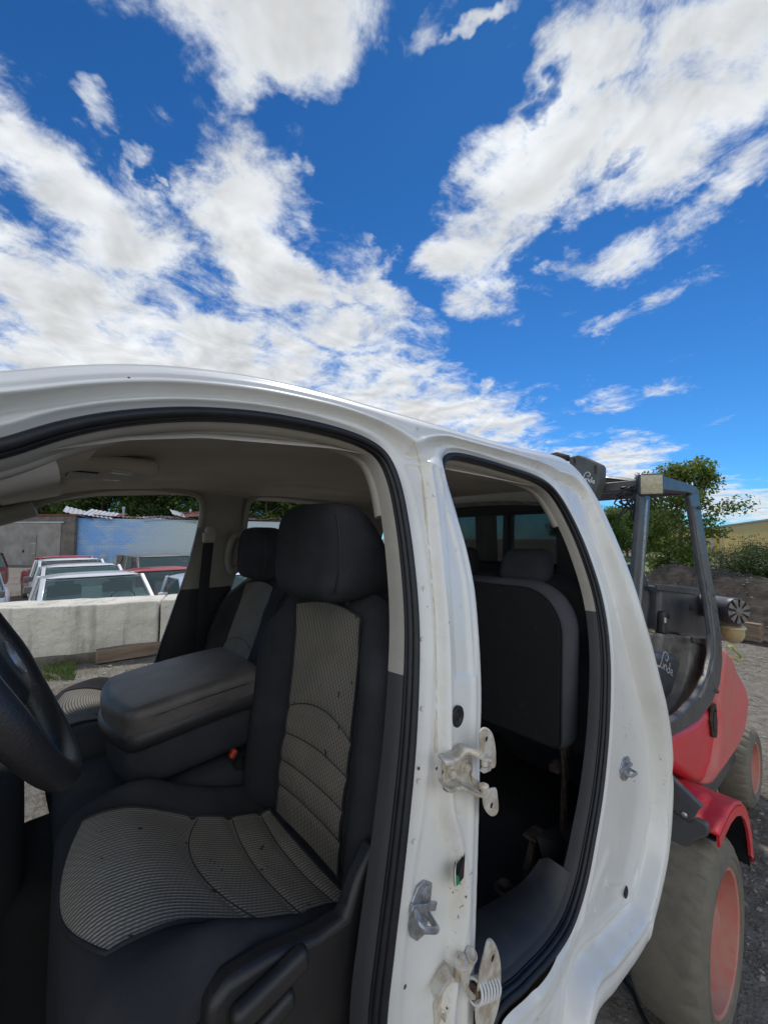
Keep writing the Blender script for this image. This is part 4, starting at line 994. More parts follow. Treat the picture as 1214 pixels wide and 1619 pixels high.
# overhead guard, near side frame as a bent plate
inn=[(1089,784,.30),(1092,800,.30),(1100,850,.28),(1110,905,.25),(1119,955,.22),(1125,1000,.19),(1126,1035,.17),(1118,1070,.16),(1102,1102,.15),(1079,1128,.15),(1053,1146,.15),(1025,1158,.15)]
out=[(1104,772,.30),(1107,800,.30),(1115,850,.28),(1124,905,.25),(1133,955,.22),(1140,1000,.19),(1142,1045,.17),(1138,1082,.16),(1124,1114,.15),(1104,1140,.15),(1075,1158,.15),(1025,1176,.15)]
L=[]
for (x0,y0,b),(x1,y1,_) in zip(inn,out):
    p=G(x0,y0,b); q=G(x1,y1,b); L.append([p,q,q+B_*.035,p+B_*.035])
mb=MB(); mb.loft(L); gd=mb.build('guard_rear_post','fork_black',fk,angle=40,bevel=.010,segs=3,recalc=True)
mb=MB(); L=[]
for (x0,y0,b),(x1,y1,_) in zip(inn[1:9],out[1:9]):
    p=G(x0+2,y0,b-.004); q=p+(G(x1,y1,b)-G(x0,y0,b))*.18; p=p.lerp(q,.2); L.append([p,q,q+B_*.01,p+B_*.01])
mb.loft(L); mb.build('weld_strip','fork_dusty',gd,recalc=True)
for px,py,b in ((1105,803,.29),(1127,940,.23),(1131,965,.215),(1134,995,.195),(1133,1093,.15)):
    mb=MB(); mb.lathe(G(px,py,b)-B_*.002,-B_,[(-.01,.013),(.004,.012),(.008,.005)],12,True); mb.build('guard_bolt','fork_black',gd,angle=60)
L=[[G(x0,y0,b),G(x1,y0,b),G(x1,y0,b)+B_*.035,G(x0,y0,b)+B_*.035] for x0,x1,y0,b in ((1014,1029,778,.30),(1011,1026,830,.30),(1007,1021,880,.30),(1003,1017,930,.30),(999,1013,980,.30),(993,1008,1060,.30))]
mb=MB(); mb.loft(L); gp=mb.build('guard_front_post','fork_black',fk,bevel=.010,segs=3,recalc=True)
L=[[G(x0,y0,b)-B_*.004,G(x0+3,y0,b)-B_*.004,G(x0+3,y0,b)+B_*.01,G(x0,y0,b)+B_*.01] for x0,y0,b in ((1020,790,.30),(1016,850,.30),(1011,920,.30),(1007,980,.30))]
mb=MB(); mb.loft(L); mb.build('edge_strip','zinc',gp,recalc=True)  # thin zinc-coloured strip along the front post
tA,tB=G(1020,762,.30),G(1100,770,.30); 
mb=MB(); L=[]
for x,y0,y1 in ((1030,752,776),(1046,751,775),(1062,756,777),(1085,763,779),(1102,770,783)):
    p=G(x,y0,.30); q=G(x,y1,.30); L.append([p,q,q+B_*.07,p+B_*.07])
mb.loft(L); mb.build('guard_side_rail','fork_black',fk,bevel=.010,segs=3,recalc=True)
zt=G(1030,764,.30).z; a0=(G(1018,770,.30)-FO).dot(A_); a1=(G(1095,775,.30)-FO).dot(A_); zr=G(1095,775,.30).z
def gbar(a,b,z,a2,b2,z2,w,h,nm): 
    mb=MB(); mb.beam(Lc(a,b,z),Lc(a2,b2,z2),w,h); return mb.build(nm,'fork_black',fk,bevel=.008,segs=2)
gbar(a0,.32,zt-.02,a0,1.2,zt-.02,.07,.06,'guard_front_beam'); gbar(a1,.32,zr,a1,1.2,zr,.07,.06,'guard_rear_beam'); gbar(a0,1.2,zt,a1,1.2,zr,.07,.07,'guard_side_rail')
gbar(a0,1.2,zt-.05,a0-.1,1.2,1.2,.06,.07,'guard_front_post'); gbar(a1,1.2,zr,a1-.05,1.3,1.3,.07,.07,'guard_rear_post')
for k,(ac,bw) in enumerate(((a0+.10,0),(a0+.34,0),(a0+.58,0),(a0+.82,0))):
    mb=MB(); P=[Lc(ac,.34+.84*t,zt+.005+.075*math.sin(PI*t)) for t in np.linspace(0,1,18)]; mb.tube(P,.045,8,flat=.35,upv=(0,0,1)); mb.build('guard_hoop','fork_black',fk,angle=60)
# mast head plate with lettering
aM=-.02
def plate(pts,a,th,mat,nm,par,bev=.006):
    mb=MB(); mb.prism([GA(px,py,a) for px,py in pts],A_*th); return mb.build(nm,mat,par,bevel=bev,segs=2,angle=35)
mp=plate([(899,726),(902,722),(914,719),(944,733),(947,738),(946,765),(934,795),(925,800),(899,790)],aM,.10,'mast_grey','mast_cover',fk)
cvp=lambda x,y:(880+x/6.745,700+y/6.745)
LET=[[(238,388),(254,392),(272,384),(286,364),(296,338),(308,320),(330,314),(350,326),(354,346),(340,360),(324,352)],
 [(238,388),(250,398),(270,394),(294,402)],[(304,376),(300,404)],[(316,380),(312,408)],[(315,392),(326,382),(336,388),(333,414)],
 [(364,402),(352,397),(343,408),(348,422),(362,418)],[(373,368),(364,426)],[(380,420),(397,419),(397,407),(387,402),(379,414),(385,430),(404,434)]]
def logo(f,par,rad,off):
    for st in LET:
        P=[f(x,y) for x,y in st]; cs=catmull([tuple(p) for p in P],.006)
        yield cs
mb=MB()
for st in LET:
    P=[Vector(p) for p in catmull([tuple(GA(*cvp(x,y),aM-.003)) for x,y in st],.006)]; mb.tube(P,.0034,6,flat=.4,upv=tuple(A_))
mb.build('mast_lettering','logo_white',mp,angle=80)
for x0,y0,x1,y1 in ((940,736,941,748),(936,775,932,782),(907,724,908,735)):
    mb=MB(); mb.beam(GA(x0,y0,aM-.002),GA(x1,y1,aM-.002),.010,.004,tuple(A_)); mb.build('rust_streak','rust_metal',mp)
mb=MB(); mb.beam(GA(880,722,aM+.05),GA(900,726,aM+.05),.09,.03); mb.tube([GA(868,722,aM+.05),GA(880,719,aM+.05),GA(898,724,aM+.05)],.02,8); mb.build('mast_top_beam','rust_metal',fk,bevel=.004)
for bb in ((GA(922,760,aM)-FO).dot(B_),(GA(922,760,aM)-FO).dot(B_)-.0):
    pass
bm_=(GA(922,760,aM)-FO).dot(B_)
for bb in (bm_+.10,bm_+.75):
    mb=MB(); mb.beam(Lc(aM+.06,bb,.15),Lc(aM+.02,bb,2.58),.10,.14,tuple(A_)); mb.build('mast_rail','mast_grey',fk,bevel=.006)
for bb in (.55,1.05):
    mb=MB(); mb.beam(Lc(-1.75,bb,E-1.435),Lc(-.12,bb,E-1.435),.13,.05); mb.beam(Lc(-.15,bb,E-1.46),Lc(-.15,bb,1.35),.13,.05,tuple(B_)); mb.build('fork_arm','fork_black',fk,bevel=.006)
mb=MB(); mb.beam(Lc(-.10,.35,1.0),Lc(-.10,1.25,1.0),.05,.12); mb.beam(Lc(-.10,.35,1.32),Lc(-.10,1.25,1.32),.05,.12); mb.build('fork_carriage','fork_black',fk,bevel=.006)
# work lamp + wiring
lc=PY(1029,766,1)  # direction only
lp=G(1029,766,.255); ld=(EYE-lp).normalized(); ln=(-A_*.80-B_*.55+Vector((0,0,-.08))).normalized(); lx=Vector((0,0,1)).cross(ln).normalized(); lu=ln.cross(lx)
Ml=Matrix((lx,lu,ln)).transposed(); ls=.128
mb=MB(); mb.rbox(lp-ln*.03,(ls,ls,.07),.018,3,M=Ml,seg=2); lm=mb.build('work_lamp','fork_black',fk,angle=60)
mb=MB(); mb.rbox(lp+ln*.004,(ls*.84,ls*.84,.010),.006,2,M=Ml,seg=2); mb.build('lamp_lens','lamp_lens',lm,angle=60)
mb=MB(); rr_=random.Random(3)
for k in range(7):
    s0=lp-lx*.07-ln*.04+Vector((0,0,-.01*k)); P=[s0]
    for q in range(5): P.append(s0+lx*rr_.uniform(-.10,.12 if k%2 else .03)-ln*rr_.uniform(-.01,.05)+Vector((0,0,rr_.uniform(-.15,.02))))
    mb.tube([Vector(p) for p in catmull([tuple(p) for p in P],.01)],.0045,6)
mb.build('lamp_wiring','rubber',lm,angle=80)
# hood block, seat, controls, dash side
def blk(pts,b,depth,mat,nm,bev=.02,par=fk):
    P=[G(px,py,b) for px,py in pts]; mb=MB(); mb.prism(P,B_*depth); return mb.build(nm,mat,par,bevel=bev,segs=3,angle=35)
blk([(1044,928),(1070,929),(1108,934),(1122,955),(1124,1012),(1090,1008),(1044,1003)],.42,.45,'fork_black','engine_hood',.03)
blk([(1040,924),(1104,930),(1108,937),(1104,941),(1040,933)],.40,.02,'fork_black','hood_rail',.005)
mb=MB(); mb.lathe(G(1090,961,.42),-B_,[(0,.024),(.010,.022),(.012,.012),(.02,.010)],14,True); mb.build('hood_catch','rust_metal',fk,angle=40)
mb=MB(); mb.lathe(G(1056,974,.42),-B_,[(0,.018),(.006,.016)],14,True); mb.build('hood_plug','rubber',fk,angle=40)
blk([(1015,1000),(1050,1003),(1095,1008),(1092,1030),(1086,1062),(1074,1098),(1055,1125),(1015,1135)],.36,.30,'fork_dusty','side_deck',.02)
blk([(1095,1008),(1119,1012),(1115,1058),(1098,1093),(1070,1124),(1040,1143),(1025,1146),(1055,1127),(1076,1098),(1087,1062)],.26,.25,'fork_dusty','step_well',.012)
blk([(1096,1007),(1119,1010),(1118,1019),(1097,1016)],.245,.02,'fork_black','step_trim',.004)
hp=blk([(1025,1035),(1050,1033),(1070,1037),(1079,1046),(1079,1062),(1072,1085),(1060,1103),(1045,1113),(1025,1117)],.31,.10,'fork_black','side_cover',.03)
mb=MB()
for st in LET:
    P=[Vector(p) for p in catmull([tuple(G(1038+(x-236)*.150,1030+(y-317)*.30+ (x-236)*.02,.3045)) for x,y in st],.004)]; mb.tube(P,.0026,6,flat=.4,upv=tuple(B_))
mb.build('cover_lettering','logo_white',hp,angle=80)
# seat
def fseat():
    aH=(G(1044,965,.42)-FO).dot(A_); c=Lc(aH-.12,.68,G(1040,945,.45).z); mb=MB()
    mb.rbox(c+A_*.05,(.13,.42,.46),.06,4,deform=lambda x,y,z:(x+.16*z-.05*math.cos(y*5)*0+.03*math.cos(z*9),y*(1-.18*ss(z/.25)),z),M=Matrix((A_,B_,Vector((0,0,1)))).transposed(),seg=6); s=mb.build('operator_seat_back','leather',fk,angle=85)
    mb=MB()
    pass
    mb=MB(); mb.rbox(c-A_*.22-Vector((0,0,.27)),(.46,.48,.13),.05,4,M=Matrix((A_,B_,Vector((0,0,1)))).transposed()); mb.build('operator_seat_cushion','leather',fk,angle=85)
fseat()
mb=MB(); p=G(1046,985,.42); mb.rbox(p,(.07,.05,.16),.018,3,M=Matrix.Rotation(R(12),3,'Y')); mb.rbox(p+Vector((-.02,0,-.11)),(.05,.045,.07),.015,3); ab=mb.build('armrest_lever','black_plastic',fk,angle=60)
mb=MB(); mb.rbox(p+Vector((-.055,-.03,.03)),(.02,.012,.035),.004,2); mb.build('lever_switch','screen_white',ab)
mb=MB(); mb.tube([Vector(q) for q in catmull([tuple(G(x,y,.38)) for x,y in ((1030,1002),(1024,1012),(1032,1022),(1044,1016),(1050,1006))],.01)],.008,6); mb.build('hose','rubber',fk,angle=80)
mb=MB(); mb.rbox(G(1024,998,.5),(.12,.10,.05),.02,3); mb.build('tool_pouch','amber_bowl',fk,angle=60)
mb=MB(); stc=Lc(a0+.18,.62,1.86); mb.tube([stc+(B_*math.cos(t)+ (A_*-.5+Vector((0,0,.86)))*math.sin(t))*.17 for t in np.linspace(0,2*PI,40,endpoint=False)],.013,8,True); mb.tube([stc,stc-A_*.15-Vector((0,0,.5))],.03,8); mb.build('fork_steering_wheel','black_plastic',fk,angle=80)
# red chassis and counterweight
def red(pts,b,depth,mat,nm,bev): return blk(pts,b,depth,mat,nm,bev)
red([(1030,1168),(1075,1160),(1104,1143),(1124,1117),(1135,1095),(1150,1120),(1155,1160),(1146,1205),(1128,1232),(1118,1246),(1095,1236),(1060,1215),(1030,1200)],.19,.85,'fork_red','chassis',.05)
red([(1146,1026),(1152,1030),(1158,1037),(1166,1060),(1180,1085),(1184,1105),(1183,1130),(1178,1160),(1168,1185),(1148,1215),(1128,1243),(1118,1246),(1132,1205),(1138,1160),(1136,1110),(1140,1085)],.16,.93,'fork_red_dusty','counterweight',.07)
mb=MB(); c=G(1127,1141,.185)
mb.loft([[c+A_*x*s_-B_*d+Vector((0,0,z*s_)) for x,z in ((-.05,-.06),(.03,-.09),(.07,-.02),(.05,.08),(-.03,.09),(-.07,.02))] for s_,d in ((1.25,0),(1.2,.008),(.9,.010),(.8,-.0),(.01,-.001))]); mb.build('lashing_hole','rust_metal',fk,angle=30,recalc=True)
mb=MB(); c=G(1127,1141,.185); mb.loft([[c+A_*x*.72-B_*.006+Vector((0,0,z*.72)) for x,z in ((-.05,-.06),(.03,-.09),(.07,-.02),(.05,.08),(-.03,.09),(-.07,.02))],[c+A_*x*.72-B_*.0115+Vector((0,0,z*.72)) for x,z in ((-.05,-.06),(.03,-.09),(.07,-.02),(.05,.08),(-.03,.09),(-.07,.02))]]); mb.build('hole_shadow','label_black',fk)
mb=MB(); mb.beam(Lc(-.05,.45,.62),Lc(1.9,.45,.62),.3,.35); mb.beam(Lc(-.05,.80,.62),Lc(1.9,.80,.62),.3,.35); mb.beam(Lc(.0,.62,.95),Lc(2.0,.62,.95),.7,.3); mb.build('frame','fork_black',fk,bevel=.01)
# pre-cleaner cylinder, bowl and tie-down hook
e=G(1166,967,.16); dirc=(B_*.83+A_*.55).normalized(); rc=.098
mb=MB(); mb.lathe(e,dirc,[(.0,rc*.98),(.004,rc),(.05,rc),(.06,rc*.96),(.28,rc*.96),(.29,rc*.8)],36,True); pc=mb.build('air_precleaner','fork_black',fk,angle=40)
x=dirc.orthogonal().normalized(); y=dirc.cross(x)
for k in range(9):
    t=2*PI*k/9; u1=x*math.cos(t)+y*math.sin(t); u2=x*math.cos(t+.42)+y*math.sin(t+.42); mb=MB(); o=-dirc*.004
    mb.prism([e+u1*rc*.22+o,e+u1*rc*.93+o,e+u2*rc*.93+o,e+u2*rc*.25+o],-dirc*.006); mb.build('vane','dull_alu',pc,bevel=.001)
mb=MB(); mb.lathe(e-dirc*.003,-dirc,[(0,rc*.32),(.010,rc*.30),(.012,.002)],20,True); mb.build('hub','dull_alu',pc,angle=40)
mb=MB(); mb.lathe(e-dirc*.0005,-dirc,[(0,rc*.95),(.002,rc*.95),(.0022,.002)],30,True); mb.build('grille_back','label_black',pc)
bw=G(1156,990,.22); mb=MB(); mb.lathe(bw,(0,0,-1),[(-.02,.06),(0,.085),(.012,.088),(.016,.078),(.06,.077),(.10,.062),(.125,.03),(.13,.002)],26,True); mb.build('fuel_filter_bowl','amber_bowl',fk,angle=50)
mb=MB(); mb.box(bw+Vector((0,0,.05)),(.16,.14,.07)); mb.build('filter_bracket','fork_dusty',fk,bevel=.006)
mb=MB(); P=[G(px,py,.15) for px,py in ((1149,1024),(1155,1022),(1162,1029),(1171,1037),(1172,1041),(1166,1044),(1160,1040))]; mb.tube([Vector(q) for q in catmull([tuple(p) for p in P],.01)],.010,8); mb.build('tie_down_hook','hook_yellow',fk,angle=80)
# ================================================================ SETTING
BA=PG(95,1052,.8); BB=PG(270,1035,.8); bdir=(BB-BA); bdir.z=0; bdir.normalize(); bnrm=Vector((-bdir.y,bdir.x,0))
if bnrm.y<0: bnrm=-bnrm
r1=PD(1060,850,12.0); r2=PD(1400,850,8.5)
def mound(x,y):
    d=Vector((r2.x-r1.x,r2.y-r1.y)); L=d.length; d/=L; q=Vector((x-r1.x,y-r1.y)); s=q.dot(d)/L; n=abs(q.x*-d.y+q.y*d.x)
    env=math.exp(-(max(0,-s)*L/1.0)**2)*math.exp(-(max(0,s-1)*L/3.)**2); sg=(q.x*-d.y+q.y*d.x)
    h=1.50-.35*ss(s*1.5); w=1.5
    v=h*env*math.exp(-(n/w)**2.4)
    if v>.03: v+= .10*min(1,v*2)*(mnoise.fractal(Vector((x*1.3,y*1.3,2)),1.0,2.0,5))
    return max(v,0)
def gh(x,y):
    q=Vector((x,y,0))-Vector((BA.x,BA.y,0)); s=q.dot(bdir); n=q.dot(bnrm)
    hump=.8*ss((n+2.6)/1.5)*(1-ss((n-.10)/.25))*ss((s+9)/3)*(1-ss((s-3.0)/3))
    r=math.hypot(x,y)
    rough=(.030*mnoise.fractal(Vector((x*.5,y*.5,0)),1.0,2.0,5)+.010*mnoise.fractal(Vector((x*4,y*4,5)),.8,2.0,4))*(1-ss((r-30)/40))
    rut=-.05*math.exp(-(((y+.9+.12*x)/.22))**2)*ss((x-2)/2)-.04*math.exp(-(((y+2.4+.12*x)/.25))**2)*ss((x-2)/2)
    return hump+rough+(rut if r<25 else 0)
def warp(t,c,s): return c+s*math.sinh(t*5.2)/math.sinh(5.2)
N=330; gx=[warp(-1+2*i/N,1.5,420) for i in range(N+1)]; gy=[warp(-1+2*i/N,2.0,420) for i in range(N+1)]
m,nt,b,co=newmat('yard_ground')
n1=nt.noise(co,.35,8,.62); n2=nt.noise(co,6,8,.7); n3=nt.noise(co,55,4,.6)
vo=nt.node('ShaderNodeTexVoronoi',{'Vector':co,'Scale':34.0}); 
c=nt.mix(nt.mrange(n1,.38,.62),(.195,.170,.135),(.130,.108,.082))
c=nt.mix(nt.mrange(n2,.42,.62),c,(.255,.235,.20))
c=nt.mix(nt.mrange(n3,.55,.70),c,(.30,.285,.255))
st=nt.m('MULTIPLY',nt.mrange(vo.outputs['Distance'],.34,.22),nt.mrange(nt.noise(co,2.2,3,.6),.45,.6))
c=nt.mix(nt.m('MULTIPLY',st,.7),c,nt.mix(vo.outputs['Color'],(.16,.15,.135),(.36,.35,.32)))
nt.put(b.inputs['Base Color'],c); b.inputs['Roughness'].default_value=.95; b.inputs['Specular IOR Level'].default_value=.15
bmp=nt.bump(n2,.05,.8); bmp=nt.bump(n3,.010,.8,bmp); bmp=nt.bump(st,.012,.8,bmp); nt.put(b.inputs['Normal'],bmp)
mb=MB(); mb.v=[(x,y,gh(x,y)) for x in gx for y in gy]; mb.f=[(i*(N+1)+j,(i+1)*(N+1)+j,(i+1)*(N+1)+j+1,i*(N+1)+j+1) for i in range(N) for j in range(N)]
g=mb.build('ground','yard_ground'); g['kind']='structure'
simple('mound_soil',(.060,.050,.040),.98,0,(.105,.092,.076),5,.9,bump=.03,bscale=26,detail=9,spec=.1)
mb=MB(); cM=(r1+r2)/2; md=(r2-r1); md.z=0; ML=md.length; md.normalize(); mn=Vector((-md.y,md.x,0))
def mf(u,v):
    p=r1+md*(-2.5+u*(ML+7))+mn*(-3.2+6.4*v); h=mound(p.x,p.y); 
    h+= .035*mnoise.fractal(Vector((p.x*7,p.y*7,1)),.9,2,3)*min(1,h*6); return Vector((p.x,p.y,gh(p.x,p.y)+h-.03 if h<.03 else gh(p.x,p.y)+h))
mb.grid(mf,190,110); g=mb.build('dirt_mound','mound_soil',angle=180); g['kind']='structure'
# stones
def stones(n,fn,s0,s1,nm,mat):
    V=[];F=[]
    ico=[Vector(v) for v in ((0,0,1),(.9,0,.3),(.28,.85,.3),(-.72,.53,.3),(-.72,-.53,.3),(.28,-.85,.3),(0,0,-1))]; fc=[(0,1,2),(0,2,3),(0,3,4),(0,4,5),(0,5,1),(6,2,1),(6,3,2),(6,4,3),(6,5,4),(6,1,5)]
    mb=MB()
    for _ in range(n):
        p=fn(); s=s0+(s1-s0)*random.random()**4; M=Matrix.Rotation(random.random()*6.3,3,'Z'); sc_=Vector((s*random.uniform(.7,1.3),s*random.uniform(.7,1.3),s*random.uniform(.4,.8)))
        mb.add([p+M@Vector((v.x*sc_.x*random.uniform(.8,1.2),v.y*sc_.y*random.uniform(.8,1.2),v.z*sc_.z)) for v in ico],fc)
    o=mb.build(nm,mat,smooth=False); setp(o,kind='stuff'); return o
simple('stone',(.30,.285,.26),.9,0,(.15,.135,.12),2.5,1.,detail=3)
def sp1():
    d=random.uniform(2.2,13)**1.0; px=random.uniform(960,1330); p=PD(px,850,d); return Vector((p.x,p.y,gh(p.x,p.y)))
def sp2():
    p=r1+md*random.uniform(-1,ML+3)+mn*random.uniform(-2.2,1.0); return Vector((p.x,p.y,gh(p.x,p.y)+mound(p.x,p.y)))
def sp3():
    p=BA+bdir*random.uniform(-1.2,2.6)+bnrm*random.uniform(-1.4,-.1); return Vector((p.x,p.y,gh(p.x,p.y)))
stones(6500,sp1,.006,.032,'gravel','stone'); stones(1500,sp2,.008,.045,'mound_rubble','stone'); stones(1200,sp3,.006,.03,'gravel','stone')
# ---- concrete blocks
m,nt,b,co=newmat('concrete')
n1=nt.noise(co,2.4,8,.65); n2=nt.noise(co,24,6,.65)
c=nt.mix(nt.mrange(n1,.35,.68),(.78,.74,.63),(.60,.565,.47)); sp=nt.node('ShaderNodeSeparateXYZ',{0:co})
drip=nt.mrange(nt.noise(nt.vm('MULTIPLY',co,(5,5,.35)),1.6,5,.6),.52,.68); c=nt.mix(nt.m('MULTIPLY',drip,.5),c,(.27,.25,.20))
c=nt.mix(nt.mrange(n2,.62,.75),c,(.22,.20,.17)); nt.put(b.inputs['Base Color'],c); b.inputs['Roughness'].default_value=.95
bm1=nt.bump(nt.noise(co,9,6,.7),.05,.7); nt.put(b.inputs['Normal'],nt.bump(nt.noise(co,45,4,.6),.012,.7,bm1))
simple('concrete_dark',(.17,.15,.12),.95,0,(.10,.09,.07),8,.9,bump=.02,bscale=30)
jt=PG(248,1040,.8); s0=(jt-BA).dot(bdir); ztop=PY(95,960,1).z
hgt=PPL(95,958,BA,bnrm).z; BH=hgt-.80
def block(s,L,lab,cut=0):
    def df(x,y,z):
        n=.012*mnoise.fractal(Vector((x*3+s*7,y*3,z*3)),.8,2,5); ch=0
        if z>BH/2-.02 : ch=-.03*max(0,mnoise.noise(Vector((x*2.3+s*5,y*3,1))))
        return (x+n*.6,y+n*1.3,z+n+ch)
    c=BA+bdir*(s+L/2)+bnrm*.30; t=thing('concrete_block',lab,'concrete block',(c.x,c.y,.80),math.atan2(bdir.y,bdir.x),'concrete blocks in a row behind the cab')
    mb=MB(); M=Matrix((bdir,bnrm,Vector((0,0,1)))).transposed()
    mb.rbox(Vector((c.x,c.y,.80+.05+BH/2)),(L-.02,.60,BH-.10),.025,2,deform=df,M=M,seg=34); mb.build('block_body','concrete',t,angle=50)
    mb=MB(); mb.rbox(Vector((c.x,c.y,.80+.035)),(L-.01,.66,.16),.03,2,M=M,seg=8); mb.build('mortar_bed','concrete_dark',t,angle=50)
block(s0-1.95,1.95,'long pale concrete block in front of the white pickup cab'); block(s0,1.95,'pale concrete block right of the block joint'); block(s0-3.9,1.95,'pale concrete block at the left end of the row'); block(s0+1.95,1.95,'pale concrete block at the right end of the row')
simple('old_wood',(.20,.155,.11),.9,0,(.115,.09,.066),5,.9,bump=.004,bscale=60)
m,nt,b,co=newmat('timber_grain'); w_=nt.noise(nt.vm('MULTIPLY',co,(1.2,14,14)),1.5,6,.6); c=nt.mix(nt.mrange(w_,.3,.7),(.30,.215,.145),(.15,.105,.07)); nt.put(b.inputs['Base Color'],c); b.inputs['Roughness'].default_value=.9; nt.put(b.inputs['Normal'],nt.bump(w_,.006))
def timber(p,q,w,h,lab,nm='timber_beam',mat='timber_grain',bev=.008):
    p=Vector(p);q=Vector(q); d=q-p; L=d.length; rz=math.atan2(d.y,d.x)
    mb=MB(); n=14
    loops=[]
    for i in range(n+1):
        t=i/n; wob=.010*mnoise.noise(Vector((t*3,p.x,p.y)));x=-L/2+L*t
        loops.append([Vector((x,-w/2+wob,0)),Vector((x,w/2+wob,0)),Vector((x,w/2+wob,h+wob*.6)),Vector((x,-w/2+wob,h+wob*.4))])
    mb.loft(loops); o=mb.build(nm,mat,bevel=bev,recalc=True); o.location=(p+q)/2; o.rotation_euler=(0,math.atan2(-(q.z-p.z),math.hypot(d.x,d.y)),rz)
    setp(o,lab,'timber'); return o
w0=PG(152,1048,.83); w1=PG(262,1030,.83); dv=(w1-w0).normalized(); timber(w0,w1+dv*.5,.14,.15,'weathered timber lying in front of the concrete blocks')
t0=PG(1205,1020,0); t1=PG(1150,1010,0); ex=(t1-t0); ex.z=0; ex.normalize()
timber(t0+Vector((0,0,.02)),t0+ex*1.5+Vector((0,0,.02)),.20,.42,'thick brown timber end beside the mound, lower of two'); timber(t0+ex*.35+Vector((0,.05,.44)),t0+ex*1.6+Vector((0,.05,.44)),.20,.07,'thin plank lying on the thick brown timber')
# grass tufts
m,nt,b,co=newmat('grass'); nt.put(b.inputs['Base Color'],nt.mix(nt.mrange(nt.noise(co,4,3,.5),.3,.7),(.075,.14,.025),(.15,.19,.05))); b.inputs['Roughness'].default_value=.8
def blades(n,fn,h0,h1,w,nm):
    mb=MB()
    for _ in range(n):
        p=fn(); a=random.random()*6.3; d=Vector((math.cos(a),math.sin(a),0)); h=random.uniform(h0,h1); l=Vector((random.gauss(0,.35),random.gauss(0,.35),0))*h; s=Vector((-d.y,d.x,0))*w
        mb.add([p-s,p+s,p+l*.4+Vector((0,0,h*.6))+s*.6,p+l*.4+Vector((0,0,h*.6))-s*.6,p+l+Vector((0,0,h))],[(0,1,2,3),(3,2,4)])
    o=mb.build(nm,'grass',smooth=False); setp(o,kind='stuff'); return o
def gp(x0,x1,y0,y1,zz=.8):
    def f():
        for _ in range(30):
            x,y=random.uniform(x0,x1),random.uniform(y0,y1)
            if mnoise.noise(Vector((x*.05,y*.08,0)))>-.2: break
        p=PG(x,y,zz); return Vector((p.x,p.y,gh(p.x,p.y)-.01))
    return f
blades(1500,gp(70,118,1046,1078),.03,.10,.004,'grass_tuft'); blades(260,gp(120,290,1040,1075),.02,.06,.003,'grass_tuft')
# far verge
vp=[PG(x,y,0) for x,y in ((880,905),(1030,905),(1030,880),(880,880))]
mb=MB(); mb.grid(lambda u,v: (vp[0].lerp(vp[1],u)).lerp(vp[3].lerp(vp[2],u),v)+Vector((0,0,.05)),4,4); g=mb.build('grass_verge','grass'); g['kind']='structure'
# cable on the ground
P=[PG(x,y,0)+Vector((0,0,.012)) for x,y in ((968,1520),(985,1545),(1000,1570),(1012,1600),(1035,1640),(1075,1680))]
mb=MB(); mb.tube([Vector(q)+Vector((0,0,gh(q[0],q[1]))) for q in catmull([tuple(p) for p in P],.02)],.011,8); setp(mb.build('cable','rubber',angle=80),'black cable lying on the dirt beside the front tyre','cable')
# ================================================================ BUILDINGS
m,nt,b,co=newmat('blue_block')
br=nt.node('ShaderNodeTexBrick',{'Scale':1.0,'Mortar Size':.012,'Brick Width':.42,'Row Height':.21}); 
sp=nt.node('ShaderNodeSeparateXYZ',{0:co}); nt.put(br.inputs['Vector'],nt.node('ShaderNodeCombineXYZ',{0:sp.outputs[0],1:sp.outputs[2]}).outputs[0])
xg=sp.outputs[0]
fade=nt.mrange(nt.m('MULTIPLY_ADD',nt.noise(co,.35,4,.6),7.0,xg),4.5,12.)
c=nt.mix(fade,(.20,.42,.80),(.50,.60,.62))
pat=nt.mrange(nt.noise(nt.vm('MULTIPLY',co,(.5,1,1.6)),1.1,7,.66),.44,.62); c=nt.mix(nt.m('MULTIPLY',pat,.65),c,(.50,.58,.62))
pat2=nt.mrange(nt.noise(nt.vm('MULTIPLY',co,(1,1,.5)),.8,8,.7),.58,.70); c=nt.mix(nt.m('MULTIPLY',pat2,.7),c,(.55,.55,.43))
pat3=nt.mrange(nt.noise(nt.vm('MULTIPLY',co,(.45,1,3.)),1.7,8,.75),.62,.72); c=nt.mix(nt.m('MULTIPLY',pat3,.8),c,(.13,.12,.10))
low=nt.m('MULTIPLY',nt.mrange(sp.outputs[2],1.4,.0),nt.mrange(nt.noise(co,1.5,6,.6),.35,.65)); c=nt.mix(nt.m('MULTIPLY',low,.6),c,(.20,.22,.15))
c=nt.mix(nt.m('MULTIPLY',br.outputs['Fac'],.35),c,(.10,.12,.14))
nt.put(b.inputs['Base Color'],c); b.inputs['Roughness'].default_value=.9; nt.put(b.inputs['Normal'],nt.bump(br.outputs['Fac'],.02,-1.0))
simple('grey_block',(.16,.15,.135),.95,0,(.10,.094,.085),1.2,.9,bump=.01,bscale=8)
simple('grey_sheet',(.30,.29,.28),.75,.1,(.20,.19,.175),.9,.9,detail=8)
simple('grey_door',(.25,.24,.23),.8,0,(.18,.17,.16),1.5,.9)
m,nt,b,co=newmat('corrugated')
r_=nt.mrange(nt.noise(co,.9,6,.65),.44,.56); c=nt.mix(r_,(.42,.44,.46),(.17,.055,.028)); nt.put(b.inputs['Base Color'],c); b.inputs['Roughness'].default_value=.6; b.inputs['Metallic'].default_value=.2
simple('rust_sheet',(.19,.065,.035),.85,0,(.10,.04,.025),1.1,.9); simple('zinc_sheet',(.42,.45,.50),.5,.3,(.30,.31,.33),1.5,.7)
